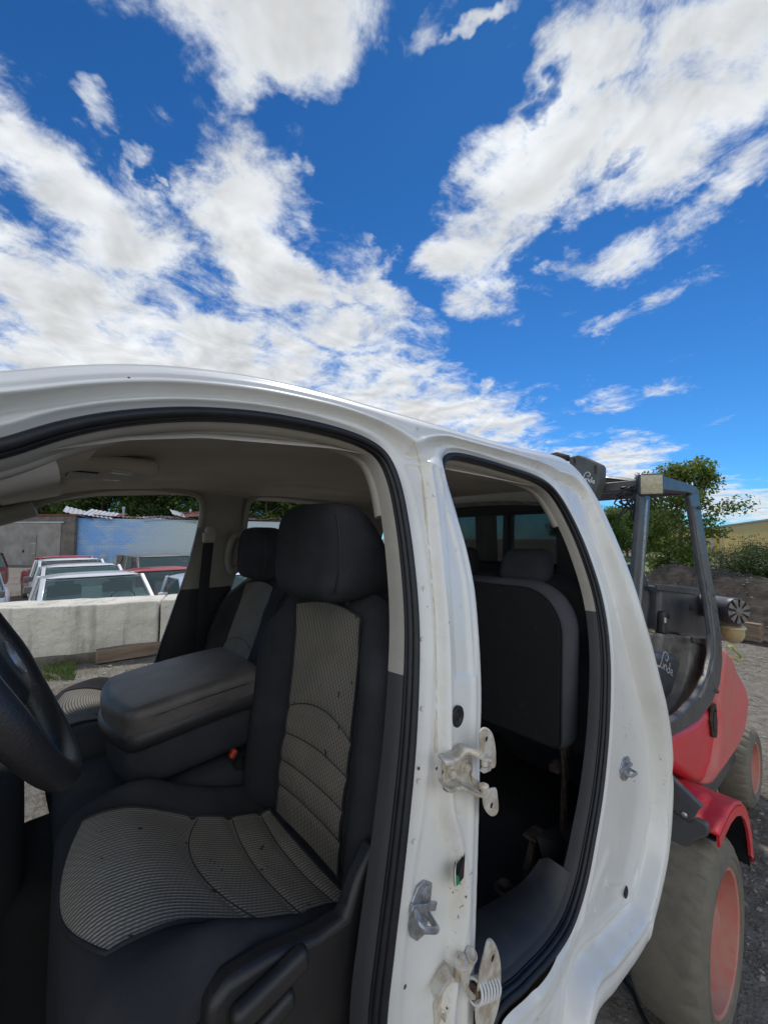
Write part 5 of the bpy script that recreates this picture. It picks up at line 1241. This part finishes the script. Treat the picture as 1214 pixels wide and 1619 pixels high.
def wallthing(name,lab,p,q,h,mat,th=.3,cat='building'):
    d=q-p; L=Vector((d.x,d.y,0)).length; rz=math.atan2(d.y,d.x); t=thing(name,lab,cat,(p.x,p.y,0),rz); return t,L
Dw0=PD(118,850,33); Dw1=PD(470,850,43)
t,L=wallthing('block_building','long blue painted block building with a broken rusty roof',Dw0,Dw1,4,'blue_block')
dx=(Dw1-Dw0); dx.z=0; dx.normalize(); dn=Vector((-dx.y,dx.x,0)); Z=Vector((0,0,1))
if dn.y<0: dn=-dn
def W(p0,s,n,z): return Vector((p0.x,p0.y,0))+dx*s+dn*n+Z*z
# local-space mesh so the wall paint runs with the wall
def lbox(t,nm,mat,s0,s1,n0,n1,z0,z1,bev=0):
    mb=MB(); mb.v=[]; o=MB(); M=ORG[t]; c=Vector(((s0+s1)/2,(n0+n1)/2,(z0+z1)/2)); o.box((0,0,0),(s1-s0,n1-n0,z1-z0)); o.v=[tuple(M@(Vector(v)+c)) for v in o.v]; return o.build(nm,mat,t,bevel=bev)
HW=3.95
lbox(t,'block_wall','blue_block',0,L+6,0,.25,0,HW); lbox(t,'end_wall','grey_block',0,.25,.25,9,0,HW); lbox(t,'end_wall','grey_block',L+5.7,L+6,.25,9,0,HW)
M0=ORG[t]
def sheet(t,M0,s,n,z,w,l,rx,ry,rz,mat,nm='roof_sheet',amp=.03):
    Mx=Matrix.Rotation(rz,3,'Z')@Matrix.Rotation(ry,3,'Y')@Matrix.Rotation(rx,3,'X'); mb=MB()
    kink=random.uniform(-.25,.25)
    def f(u,v):
        p=Vector(((u-.5)*w,(v-.5)*l,amp*math.sin(u*w*2*PI/.16*.5)+kink*abs(u-.5)*.5*w/2)); return M0@(Mx@p+Vector((s,n,z)))
    mb.grid(f,int(w/.08),4); mb.build(nm,mat,t,angle=80)
random.seed(5)
x=-.5
while x<L+5:
    w_=random.uniform(1.4,2.6); sag=.25*math.sin(x*.9)
    sheet(t,M0,x+w_/2,2.2,HW+.34+random.uniform(-.14,.12),w_,4.6,R(random.uniform(2,9)),R(random.uniform(-5,5)),R(random.uniform(-7,7)),random.choice(['rust_sheet','corrugated','corrugated','rust_sheet','zinc_sheet'])); x+=w_*.9
for xx,zz,ry,mt in ((8.2,.55,14,'zinc_sheet'),(9.4,.7,-8,'rust_sheet'),(10.6,.5,10,'zinc_sheet'),(11.8,.62,-16,'corrugated'),(0.2,.5,16,'zinc_sheet'),(1.7,.42,9,'zinc_sheet')):
    sheet(t,M0,xx,.9,HW+zz,2.2,2.6,R(14),R(ry),R(random.uniform(-15,15)),mt)
for k in range(26):
    mb=MB(); s=random.uniform(0,L+4); a=M0@Vector((s,random.uniform(.3,1.5),HW+random.uniform(0,.2))); bq=M0@Vector((s+random.uniform(-1.4,1.4),random.uniform(-.3,1.5),HW+random.uniform(.1,.5))); mb.beam(a,bq,.09,.09); mb.build('broken_rafter','old_wood',t)
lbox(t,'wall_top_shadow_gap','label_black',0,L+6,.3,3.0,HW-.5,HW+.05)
for s in (3.3,8.9):
    mb=MB(); mb.lathe(M0@Vector((s,1.8,HW+.2)),(0,0,1),[(0,.09),(.75,.09),(.75,.14),(.95,.13),(1.0,.02)],12,True); mb.build('vent_pipe','zinc_sheet',t,angle=40)
# grey building on the left
Gp=PD(-160,850,33.5); Gq=PD(118,850,32.6)
t2,L2=wallthing('shed','grey sheet metal shed left of the blue building','x' and Gp,Gq,4,'grey')
lbox(t2,'shed_wall','grey_block',0,L2,0,.3,0,4.1); lbox(t2,'side_wall','grey_block',0,.3,.3,9,0,4.1); lbox(t2,'roof_slab','rust_sheet',-.2,L2+.1,-.1,9,4.1,4.25)
M2=ORG[t2].inverted()
def s_at(px,tt=t2):
    M=ORG[tt]; n=M.to_3x3()@Vector((0,1,0)); p=PPL(px,850,M@Vector((0,0,0)),n); return (M.inverted()@p).x
lbox(t2,'sheet_cladding','grey_sheet',.1,s_at(97),-.06,-.005,0,3.55); lbox(t2,'cladding_rail','zinc_sheet',.1,s_at(102),-.12,-.062,3.5,3.62)
do=lbox(t2,'door','grey_door',s_at(39),s_at(60),-.11,-.062,.1,2.5); lbox(t2,'door_handle','label_black',s_at(39.5),s_at(42),-.16,-.112,1.05,1.25)
for z in (.95,1.75): lbox(t2,'door_brace','zinc_sheet',s_at(52),s_at(60),-.135,-.112,z,z+.05)
# yellow metal buildings
m,nt,b,co=newmat('yellow_metal'); sp=nt.node('ShaderNodeSeparateXYZ',{0:co})
rb_=nt.m('PINGPONG',sp.outputs[0],.15); rbm=nt.mrange(rb_,.02,.05); c=nt.mix(nt.mrange(nt.noise(co,.8,6,.6),.3,.7),(.95,.70,.21),(.88,.66,.23)); c=nt.mix(nt.m('MULTIPLY',nt.m('SUBTRACT',1.,rbm),.3),c,(.24,.19,.09))
nt.put(b.inputs['Base Color'],c); b.inputs['Roughness'].default_value=.55; nt.put(b.inputs['Normal'],nt.bump(rbm,.02))
simple('white_trim',(.62,.62,.60),.5,0,(.5,.5,.48),2,.5); simple('roof_metal',(.45,.44,.42),.5,.3)
def ybuild(p,q,h0,h1,dep,lab):
    d=q-p; rz=math.atan2(d.y,d.x); t=thing('metal_building',lab,'building',(p.x,p.y,0),rz); L=Vector((d.x,d.y,0)).length; M=ORG[t]
    mb=MB(); mb.prism([M@Vector(v) for v in ((0,0,0),(L,0,0),(L,0,h1),(0,0,h0))],M.to_3x3()@Vector((0,dep,0))); mb.build('wall','yellow_metal',t)
    mb=MB(); mb.prism([M@Vector(v) for v in ((-.15,-.12,h0-.02),(L+.15,-.12,h1-.02),(L+.15,-.12,h1+.13),(-.15,-.12,h0+.13))],M.to_3x3()@Vector((0,dep+.24,0))); mb.build('roof','roof_metal',t)
    mb=MB(); mb.box(M@Vector((.08,-.04,h0/2)),(.16,.08,h0-.06),M.to_3x3()); mb.build('corner_trim','white_trim',t)
    return t,M,L
p=PD(1141,850,46); q=PD(1300,850,24); ybuild(p,q,3.55,3.75,18,'yellow metal building at the right edge behind the bush')
p2=PD(985,850,62); q2=PD(1139,850,47); t4,M4,L4=ybuild(p2,q2,3.4,3.45,12,'pale yellow metal building behind the slender tree')
s=(M4.inverted()@PPL(1127,850,M4@Vector((0,0,0)),M4.to_3x3()@Vector((0,1,0)))).x
mb=MB(); mb.box(M4@Vector((s,-.12,1.6)),(.25,.2,3.2),M4.to_3x3()); mb.build('downspout','white_trim',t4)
# ================================================================ VEHICLES (local frame: +x front, z up)
simple('car_white',(.72,.73,.74),.25,0,(.6,.6,.6),2,.4,coat=.6); simple('car_red',(.42,.018,.022),.28,0,(.30,.02,.02),2,.5,coat=.6); simple('car_maroon',(.14,.02,.022),.3,0,(.09,.02,.02),2,.5,coat=.6); simple('car_grey',(.15,.14,.125),.4,0,(.10,.095,.085),2,.5,coat=.4); simple('car_blue_white',(.52,.60,.72),.3,0,None,2,.4,coat=.5)
m,nt,b,co=newmat('car_glass'); b.inputs['Base Color'].default_value=(.32,.45,.44,1); b.inputs['Roughness'].default_value=.02; b.inputs['Transmission Weight'].default_value=.85; b.inputs['IOR'].default_value=1.25
simple('dark_interior',(.03,.032,.034),.9)
simple('paper',(.55,.75,.72),.8)
def vehicle(name,lab,cat,loc,rz,paint,W=1.75,zr=1.68,zb=1.12,z0=.35,xf=.80,xr=-.95,xw0=.55,xw1=-.05,xb0=-.95,xb1=-.80,ins=.16,hood=None,wheels=(),bed=None,group=None,detail=True,ns=1):
    t=thing(name,lab,cat,(0,0,0),0,group); h=W/2; hb=lambda y: y
    # lower body sections along x
    xs=[(xr,.0)]+[(xr+.06,.03)]; L=[]
    top=lambda x: zb if hood is None else (zb if x<xw0 else zb-(zb-hood)*ss((x-xw0)/.9*1.0))
    if bed: top=lambda x: (bed if x<xb0-.02 else (zb if x<xw0 else zb-(zb-(hood or zb))*ss((x-xw0)/.9)))
    for x in np.unique(np.concatenate([np.linspace(xr,xf,26),[xb0-.03,xb0,xr+.03,xf-.03]])):
        e_=min((x-xr),(xf-x)); k=ss(e_/.12); ww=h*(.93+.07*k); zt=top(x)-(1-k)*.08; zz=z0+(1-k)*.08
        L.append([Vector((x,-ww+.05,zz)),Vector((x,-ww,zz+.12)),Vector((x,-ww-.0,(zz+zt)/2)),Vector((x,-ww+.02,zt-.08)),Vector((x,-ww+.07,zt)),Vector((x,0,zt+.025)),Vector((x,ww-.07,zt)),Vector((x,ww-.02,zt-.08)),Vector((x,ww,(zz+zt)/2)),Vector((x,ww,zz+.12)),Vector((x,ww-.05,zz))])
    mb=MB(); mb.loft(L); mb.build('body',paint,t,angle=40,recalc=True)
    # greenhouse
    y0=h-.06; y1=h-ins; 
    F0=Vector((xw0,y0,zb)); F1=Vector((xw1,y1,zr-.05)); B0=Vector((xb0,y0,zb)); B1=Vector((xb1,y1,zr-.05))
    mir=lambda v: Vector((v.x,-v.y,v.z))
    mb=MB(); 
    def rf(u,v): 
        x=xb1-.04+(xw1+.08-xb1)*u; y=(2*v-1)*(y1+.02); e=min(1,min(u,1-u)*9); return Vector((x,y*(.96+.04*ss(e)),zr-.055+.055*ss(e)*(1-abs(2*v-1)**4)))
    mb.grid(rf,16,16); mb.prism([Vector((xb1-.03,-y1,zr-.06)),Vector((xw1+.03,-y1,zr-.06)),Vector((xw1+.03,y1,zr-.06)),Vector((xb1-.03,y1,zr-.06))],(0,0,-.03)); mb.build('roof',paint,t,angle=50)
    def pil(a,bq,w): 
        mb=MB(); mb.beam(a,bq,w,w*.8); mb.beam(mir(a),mir(bq),w,w*.8); return mb
    for a,bq in ((F0,F1),(B0,B1)):
        for f in (lambda v:v,mir): mb=MB(); mb.beam(f(a)+Vector((0,0,-.03)),f(bq),.07,.06); mb.build('pillar',paint,t,bevel=.012)
    nwin=ns
    for k in range(1,nwin):
        u=k/nwin; a=F0.lerp(B0,u); bq=F1.lerp(B1,u)
        for f in (lambda v:v,mir): mb=MB(); mb.beam(f(a),f(bq),.08,.05); mb.build('pillar',paint,t,bevel=.01)
    def pane(P,nm,off):
        P=[Vector(p) for p in P]; n=(P[1]-P[0]).cross(P[2]-P[0]).normalized(); mb=MB(); mb.prism([p+n*off for p in P],n*.006); return mb.build(nm,'car_glass',t,smooth=False)
    bow=.06
    mb=MB(); mb.grid(lambda u,v:(F0.lerp(mir(F0),v)).lerp(F1.lerp(mir(F1),v),u)+Vector((bow*math.sin(PI*v),0,0)),8,12); ws=mb.build('windshield','car_glass',t,angle=80)
    mb=MB(); mb.tube([(F0.lerp(mir(F0),v))+Vector((bow*math.sin(PI*v)+.01,0,-.0)) for v in np.linspace(0,1,14)],.016,6); mb.tube([(F1.lerp(mir(F1),v))+Vector((bow*math.sin(PI*v)+.005,0,-.0)) for v in np.linspace(0,1,14)],.012,6); mb.build('glass_gasket','rubber',ws)
    mb=MB(); mb.prism([B0,mir(B0),mir(B1),B1],(.006,0,0)); mb.build('rear_window','car_glass',t,smooth=False)
    for f in (lambda v:v,mir):
        mb=MB(); mb.prism([f(F0),f(B0),f(B1),f(F1)],f(Vector((0,-.006,0)))); mb.build('side_window','car_glass',t,smooth=False)
    if detail:
        mb=MB(); mb.prism([Vector((xw0-.03,-y0+.04,zb-.02)),Vector((xw0-.45,-y0+.04,zb-.02)),Vector((xw0-.45,y0-.04,zb-.02)),Vector((xw0-.03,y0-.04,zb-.02))],(0,0,.03)); mb.build('dash_top','dark_interior',t)
        for yy in (-.38,.38):
            mb=MB(); mb.rbox((xw1-.42,yy,zb+.0),(.14,.46,.44),.05,3); mb.rbox((xw1-.44,yy,zb+.30),(.10,.26,.17),.04,3); mb.build('seat','dark_interior',t,angle=80)
        mb=MB(); mb.tube([Vector((xw0-.52+.06*math.sin(a),.38+.18*math.cos(a),zb+.03+.16*math.sin(a))) for a in np.linspace(0,2*PI,24,endpoint=False)],.014,6,True); mb.build('steering_wheel','dark_interior',t,angle=80)
        for yy,an in ((-.25,.1),(.30,-.1)):
            mb=MB(); mb.tube([(xw0+.07,yy+.32,zb+.03),(xw0+.06,yy,zb+.045),(xw0+.01,yy-.25,zb+.08)],.010,6); mb.build('wiper','rubber',t)
    for sy in (-1,1):
        mb=MB(); mb.rbox((xw0-.22,sy*(h+.11),zb+.08),(.09,.17,.15),.03,3); mm=mb.build('mirror',paint if detail else 'car_grey',t,angle=70)
        mb=MB(); mb.beam((xw0-.20,sy*(h-.03),zb+.03),(xw0-.21,sy*(h+.06),zb+.05),.04,.03); mb.build('mirror_arm','rubber',mm)
        mb=MB(); mb.rbox((xw0-.55,sy*(h+.005),zb-.20),(.16,.03,.035),.01,2); mb.build('door_handle','rubber',t,angle=60)
        mb=MB(); mb.box((xw0-.02,sy*(h+.001),(z0+zb)/2),(.012,.006,zb-z0-.25)); mb.box((xb0+.18,sy*(h+.001),(z0+zb)/2),(.012,.006,zb-z0-.25)); mb.build('door_gap','rubber',t)
    for wx in wheels:
        for sy in (-1,1):
            mb=MB(); mb.lathe((wx,sy*(h-.22),.34),(0,sy,0),[(0,.2),(0,.32),(.03,.345),(.19,.345),(.22,.32),(.225,.21)],28); ww=mb.build('wheel','tyre_rubber',t,angle=40); mb=MB(); mb.lathe((wx,sy*(h-.01),.34),(0,sy,0),[(0,.21),(.01,.2),(-.03,.16),(-.02,.05),(0,.04),(0,.002)],20); mb.build('rim','dull_alu',ww,angle=40)
    if hood is not None:
        for sy in (-1,1):
            mb=MB(); mb.rbox((xf-.03,sy*(h-.22),hood-.17),(.08,.30,.16),.03,3); mb.build('headlight','screen_white',t,angle=60)
        mb=MB(); mb.rbox((xf+.0,0,hood-.18),(.05,W-1.0,.20),.02,2); mb.build('grille','label_black',t,angle=60); mb=MB(); mb.rbox((xf+.04,0,.48),(.12,W-.1,.17),.04,3); mb.build('bumper','dull_alu',t,angle=60)
    t.location=loc; t.rotation_euler=(0,0,rz); return t
def head(p,extra=0): # heading so +x faces the camera
    return math.atan2(-p.y,-p.x)+R(extra)
def at(px,D): p=PD(px,850,D); return Vector((p.x,p.y,0))
CG='white cabs parked in a column'
p=at(156,6.9); A1=vehicle('pickup_cab','white pickup cab with a paper on the dash, nearest behind the concrete block','truck cab',p,head(p,9),'car_white',W=1.72,xf=.75,z0=.55,zr=1.66,zb=1.13,group=CG,wheels=())
mb=MB(); mb.v=[];
mb.box((.43,.02,1.150),(.16,.32,.004)); o=mb.build('paper_sheet','paper'); o.location=A1.location; o.rotation_euler=A1.rotation_euler; o.location.z+=0.0; setp(o,'pale green paper lying on the dash of the nearest white cab','paper')
p=at(135,9.2); vehicle('pickup_cab','second white pickup cab, directly behind the nearest one','truck cab',p,head(p,9),'car_white',W=1.72,xf=.75,z0=.55,zr=1.67,group=CG,detail=False)
p=at(117,11.3); vehicle('pickup_cab','third white pickup cab, with the red truck showing on its left','truck cab',p,head(p,9),'car_white',W=1.72,xf=.75,z0=.55,zr=1.69,group=CG,detail=False)
p=at(108,14.3); vehicle('pickup_truck','red pickup truck half hidden behind the white cabs','pickup truck',p,head(p,10),'car_red',W=1.8,xf=1.9,xr=-3.2,hood=1.02,zr=1.62,zb=1.08,bed=1.0,wheels=(1.3,-2.3),detail=False)
p=at(-92,14.0); vehicle('suv','dark red suv at the left edge behind the blue-white car','suv',p,head(p,-28),'car_maroon',W=1.8,xf=1.9,xr=-2.6,hood=1.0,zr=1.72,zb=1.08,xb0=-2.5,xb1=-2.2,wheels=(1.2,-1.7),detail=False,ns=3)
p=at(-98,8.0); vehicle('car','pale blue-white car at the left edge with a chrome mirror','car',p,head(p,-12),'car_blue_white',W=1.8,xf=1.9,xr=-2.2,hood=.95,zr=1.62,zb=1.02,xb0=-1.5,xb1=-1.1,wheels=(1.2,-1.5),detail=False,ns=2)
mb=MB(); mb.v=[]
p=at(263,13.2); vehicle('minivan','grey minivan behind the red pickup cab','minivan',p,head(p,14),'car_grey',W=1.9,xf=1.5,xr=-2.8,hood=1.0,zr=1.70,zb=1.05,xw0=.75,xw1=-.1,xb0=-2.7,xb1=-2.4,wheels=(1.0,-1.9),detail=False,ns=3)
p=at(268,8.7); vehicle('pickup_cab','red pickup cab beside the grey minivan','truck cab',p,head(p,18),'car_red',W=1.65,xf=.8,z0=.5,zr=1.62,zb=1.05)
p=at(352,7.6); vehicle('pickup_truck','white pickup truck mostly hidden by the cab pillar','pickup truck',p,head(p,22),'car_blue_white',W=1.75,xf=1.9,xr=-3.0,hood=1.0,zr=1.60,zb=1.08,bed=1.0,wheels=(1.2,-2.2))
# odd things near the blue wall
def slabthing(px,D,w,h,d,rz,tilt,mat,nm,lab,cat):
    p=at(px,D); mb=MB(); mb.rbox((0,0,h/2),(w,d,h),.03,2,deform=lambda x,y,z:(x+.02*mnoise.noise(Vector((x*3,z*3,px))),y+.03*mnoise.noise(Vector((x*2,z*2,px+3))),z+.02*mnoise.noise(Vector((x*3,y*3,px)))),seg=6); o=mb.build(nm,mat,angle=60); o.location=p; o.rotation_euler=(tilt,0,head(p)+PI/2+rz); setp(o,lab,cat); return o
slabthing(203,26,1.0,1.15,.8,.3,0,'old_wood','wooden_crate','brown wooden crate standing against the blue wall','crate')
for k,px in enumerate((376,386,396)): slabthing(px,17+k*.3,.30,1.25,.25,.2*k,R(6*k-6),'rust_sheet' if k==1 else 'old_wood','old_door_panel',['brown panel upright near the handle, leftmost of three','rusty panel in the middle of three upright panels','brown panel on the right of three upright panels'][k],'panel')
slabthing(412,16,.95,1.25,.7,.2,0,'zinc_sheet','tarp_bale','pale grey wrapped bale between the panels and the passenger seat','bale')
slabthing(448,11,2.2,.95,.6,.5,0,'concrete','concrete_block','pale concrete block seen between the two front seats','concrete block')
slabthing(1157,13.2,.9,.35,.5,.2,R(8),'screen_white','white_rubble','white rubble piece on the mound below the bush','rubble')
# fence
t=thing('wire_fence','low dark fence post and rail between tree and bush','fence',tuple(at(1137,16)),0); p=at(1137,16); mb=MB(); mb.beam(p,p+Z*1.75,.09,.09,(1,0,0)); mb.build('post','old_wood',t)
mb=MB(); q=at(1190,15); mb.beam(p+Z*1.55,q+Z*1.6,.05,.05); mb.build('rail','old_wood',t)
# ================================================================ TREES
def leafmat(name,c1,c2,tr=.35):
    m,nt,b,co=newmat(name); oi=nt.node('ShaderNodeAttribute',attribute_name='leafv').outputs['Fac']
    c=nt.mix(oi,c1,c2); nt.put(b.inputs['Base Color'],c); b.inputs['Roughness'].default_value=.55; b.inputs['Specular IOR Level'].default_value=.35
    b.inputs['Subsurface Weight'].default_value=0
    tl=nt.node('ShaderNodeBsdfTranslucent',{'Color':nt.mix(.5,c,(.20,.28,.03))}); mx=nt.node('ShaderNodeMixShader',{0:tr,1:b.outputs[0],2:tl.outputs[0]})
    out=[n for n in m.node_tree.nodes if n.type=='OUTPUT_MATERIAL'][0]; nt.put(out.inputs[0],mx.outputs[0])
leafmat('leaf_forest',(.045,.095,.025),(.12,.20,.05)); leafmat('leaf_dark',(.030,.058,.022),(.070,.115,.035)); leafmat('leaf_bright',(.07,.13,.03),(.20,.25,.06),.45); leafmat('leaf_bush',(.026,.055,.022),(.070,.105,.04),.2)
simple('bark',(.13,.105,.08),.95,0,(.07,.055,.045),9,.9,bump=.01,bscale=20); simple('bark_pale',(.26,.23,.18),.9,0,(.16,.14,.11),9,.9)
def leaves(pts,nrm,size,aspect,name,mat,parent,seed=0):
    r=np.random.default_rng(seed); n=len(pts); 
    d=r.normal(size=(n,3)); d/=np.linalg.norm(d,axis=1)[:,None]; nn=nrm+r.normal(size=(n,3))*.7; nn/=np.linalg.norm(nn,axis=1)[:,None]
    t=d-nn*(d*nn).sum(1)[:,None]; t/=np.linalg.norm(t,axis=1)[:,None]+1e-9; s=np.cross(nn,t); sz=size*r.uniform(.6,1.3,size=(n,1))
    P0=pts-t*sz*.5; P2=pts+t*sz*.5; P1=pts+s*sz*.5*aspect+nn*sz*.12; P3=pts-s*sz*.5*aspect+nn*sz*.12
    V=np.stack([P0,P1,P2,P3],1).reshape(-1,3); Mi=np.array(ORG[parent].inverted()); V=V@Mi[:3,:3].T+Mi[:3,3]
    me=bpy.data.meshes.new(name); me.vertices.add(len(V)); me.vertices.foreach_set('co',V.astype(np.float32).ravel()); me.loops.add(4*n); me.loops.foreach_set('vertex_index',np.arange(4*n)); me.polygons.add(n); me.polygons.foreach_set('loop_start',np.arange(0,4*n,4)); me.update(calc_edges=True)
    a=me.attributes.new('leafv','FLOAT','FACE'); a.data.foreach_set('value',np.clip(r.beta(2,2.5,size=n),0,1).astype(np.float32)); me.materials.append(MATS[mat])
    o=bpy.data.objects.new(name,me); C.objects.link(o); o.parent=parent; ORG[o]=ORG[parent]; return o
def tree(lab,H,crown_r,trunk_h,nl,ls,mat,barkm,seed,loc=(0,0,0),limbs=9,group=None,asp=.7,clr=.26,name='tree',drop=0.,top=1.0,trunk_r=None,nclump=None):
    rnd=random.Random(seed); t=thing(name,lab,'tree' if name=='tree' else name,(0,0,0),0,group); tr=trunk_r or H*.018; ends=[]
    mb=MB(); P=[Vector((.03*H*mnoise.noise(Vector((k*.4,seed,0)))*k/8,.03*H*mnoise.noise(Vector((k*.4,seed,5)))*k/8,H*.92*k/8)) for k in range(9)]; mb.tube(P,[tr*(1-.85*k/8)*(1.3 if k==0 else 1) for k in range(9)],8); mb.build('trunk',barkm,t,angle=80)
    mb=MB()
    for k in range(limbs):
        u=trunk_h/H+(.90-trunk_h/H)*(k+.5)/limbs; i=min(7,int(u/.92*8)); f=u/.92*8-i; b0=P[i].lerp(P[min(8,i+1)],f); a=k*2.4+rnd.uniform(-.4,.4); prof=math.sin(PI*min(1,max(.12,(u-trunk_h/H*.7)/(1-trunk_h/H*.7))))**.7
        L=crown_r*prof*rnd.uniform(.75,1.1); up=rnd.uniform(.25,.6)*L*(1-drop); e=b0+Vector((math.cos(a)*L,math.sin(a)*L,up)); mid=b0.lerp(e,.5)+Vector((0,0,.06*L)); mb.tube([b0,mid,e],[tr*.42,tr*.25,tr*.08],6)
        for q in range(4):
            s=rnd.uniform(.35,1); c0=b0.lerp(e,s); d=Vector((rnd.gauss(0,1),rnd.gauss(0,1),rnd.gauss(.2,.7))).normalized()*L*rnd.uniform(.25,.5); mb.tube([c0,c0+d*.5+Vector((0,0,.03*L)),c0+d],[tr*.15,tr*.1,tr*.04],5); ends.append(c0+d); ends.append(c0+d*.6)
        ends.append(e); ends.append(b0.lerp(e,.75))
    for q in range(4): ends.append(P[8]+Vector((rnd.gauss(0,.10),rnd.gauss(0,.10),rnd.uniform(-.25,.10)))*crown_r)
    mb.build('limb' if 0 else 'branches',barkm,t,angle=80)
    r=np.random.default_rng(seed); ce=np.array([tuple(e) for e in ends]); rad=crown_r*clr*r.uniform(.55,1.25,size=len(ce)); w_=rad**2; idx=r.choice(len(ce),size=nl,p=w_/w_.sum()); d=r.normal(size=(nl,3)); d/=np.linalg.norm(d,axis=1)[:,None]; rr=r.uniform(0,1,size=(nl,1))**.45
    pts=ce[idx]+d*rr*rad[idx][:,None]*np.array([1,1,.75]); nr=d*.6+np.array([0,0,.6]); leaves(pts,nr,ls,asp,'crown',mat,t,seed); 
    t.location=loc; return t
FG='trees behind the blue building'
protos=[tree('',12.5,4.6,1.5,15000,.34,'leaf_forest','bark',11,limbs=13,clr=.34),tree('',11.5,4.2,1.2,15000,.32,'leaf_dark','bark',12,limbs=13,clr=.34),tree('',10.5,4.4,.8,15000,.32,'leaf_forest','bark',15,limbs=12,clr=.34)]
kinds=['tall green tree','dark dense tree','broad lower tree']; used=[False]*3
spots=[(-120,52),(-50,47),(10,54),(62,47),(112,52),(160,46),(205,53),(250,47),(295,52),(335,46),(380,52),(420,46),(465,53),(515,50),(85,58),(230,59),(400,60)]
near=['left of the shed','over the shed left end','over the shed roof','above the shed door','above the shed and blue wall corner','above the left part of the blue wall','above the vent pipe','above the middle of the blue wall','above the broken roof heap','behind the passenger pillar','above the grab handle','left of the passenger headrest','behind the passenger headrest','behind the driver headrest','in the back row above the shed','in the back row above the blue wall','in the back row above the handle']
for i,(px,D) in enumerate(spots):
    k=i%3; o=protos[k] if not used[k] else copy_tree(protos[k]); used[k]=True; p=at(px,D); o.location=p; o.rotation_euler=(0,0,i*1.7); o.scale=(1,1,.9+.2*((i*37)%10)/10); setp(o,kinds[k]+' '+near[i],'tree',FG)
DG='dark trees behind the forklift'
dsp=[(905,40),(935,46),(962,40),(990,47),(1012,41),(1040,60)]; dn_=['dark tree behind the cab rear pillar','dark tree below the mast head plate, in the back row','dark tree in the gap between cab and forklift','dark tree left of the front guard post','dark tree behind the forklift seat','far dark tree behind the slender tree']
for i,(px,D) in enumerate(dsp):
    o=copy_tree(protos[1 if i%2 else 2]); p=at(px,D); o.location=p; o.rotation_euler=(0,0,i*2.1+.5); s_=(2.3+(850-(796 if i!=2 else 800))/620*D)/12.3; o.scale=(s_*1.1,s_*1.1,s_*(1 if i%2 else 1.08)); setp(o,dn_[i],'tree',DG)
    for ch in o.children:
        if ch.name.startswith('crown'): pass
p=at(1074,13.2); tree('slender young tree with bright leaves behind the forklift guard',5.0,1.36,.35,15000,.10,'leaf_bright','bark_pale',21,loc=p,limbs=19,clr=.30,asp=.8,trunk_r=.055)
p=at(1215,13.5); tree('dense dark green bush at the right edge above the mound',1.0,1.35,.05,26000,.085,'leaf_bush','bark',31,loc=p+Vector((0,0,.38)),limbs=18,clr=.36,asp=.35,name='bush',trunk_r=.03)
p=at(1335,12.5); tree('taller loose bush cut off by the right edge',2.5,1.1,.3,9000,.085,'leaf_bush','bark',33,loc=p+Vector((0,0,.2)),limbs=11,clr=.26,asp=.4,name='bush',trunk_r=.03)
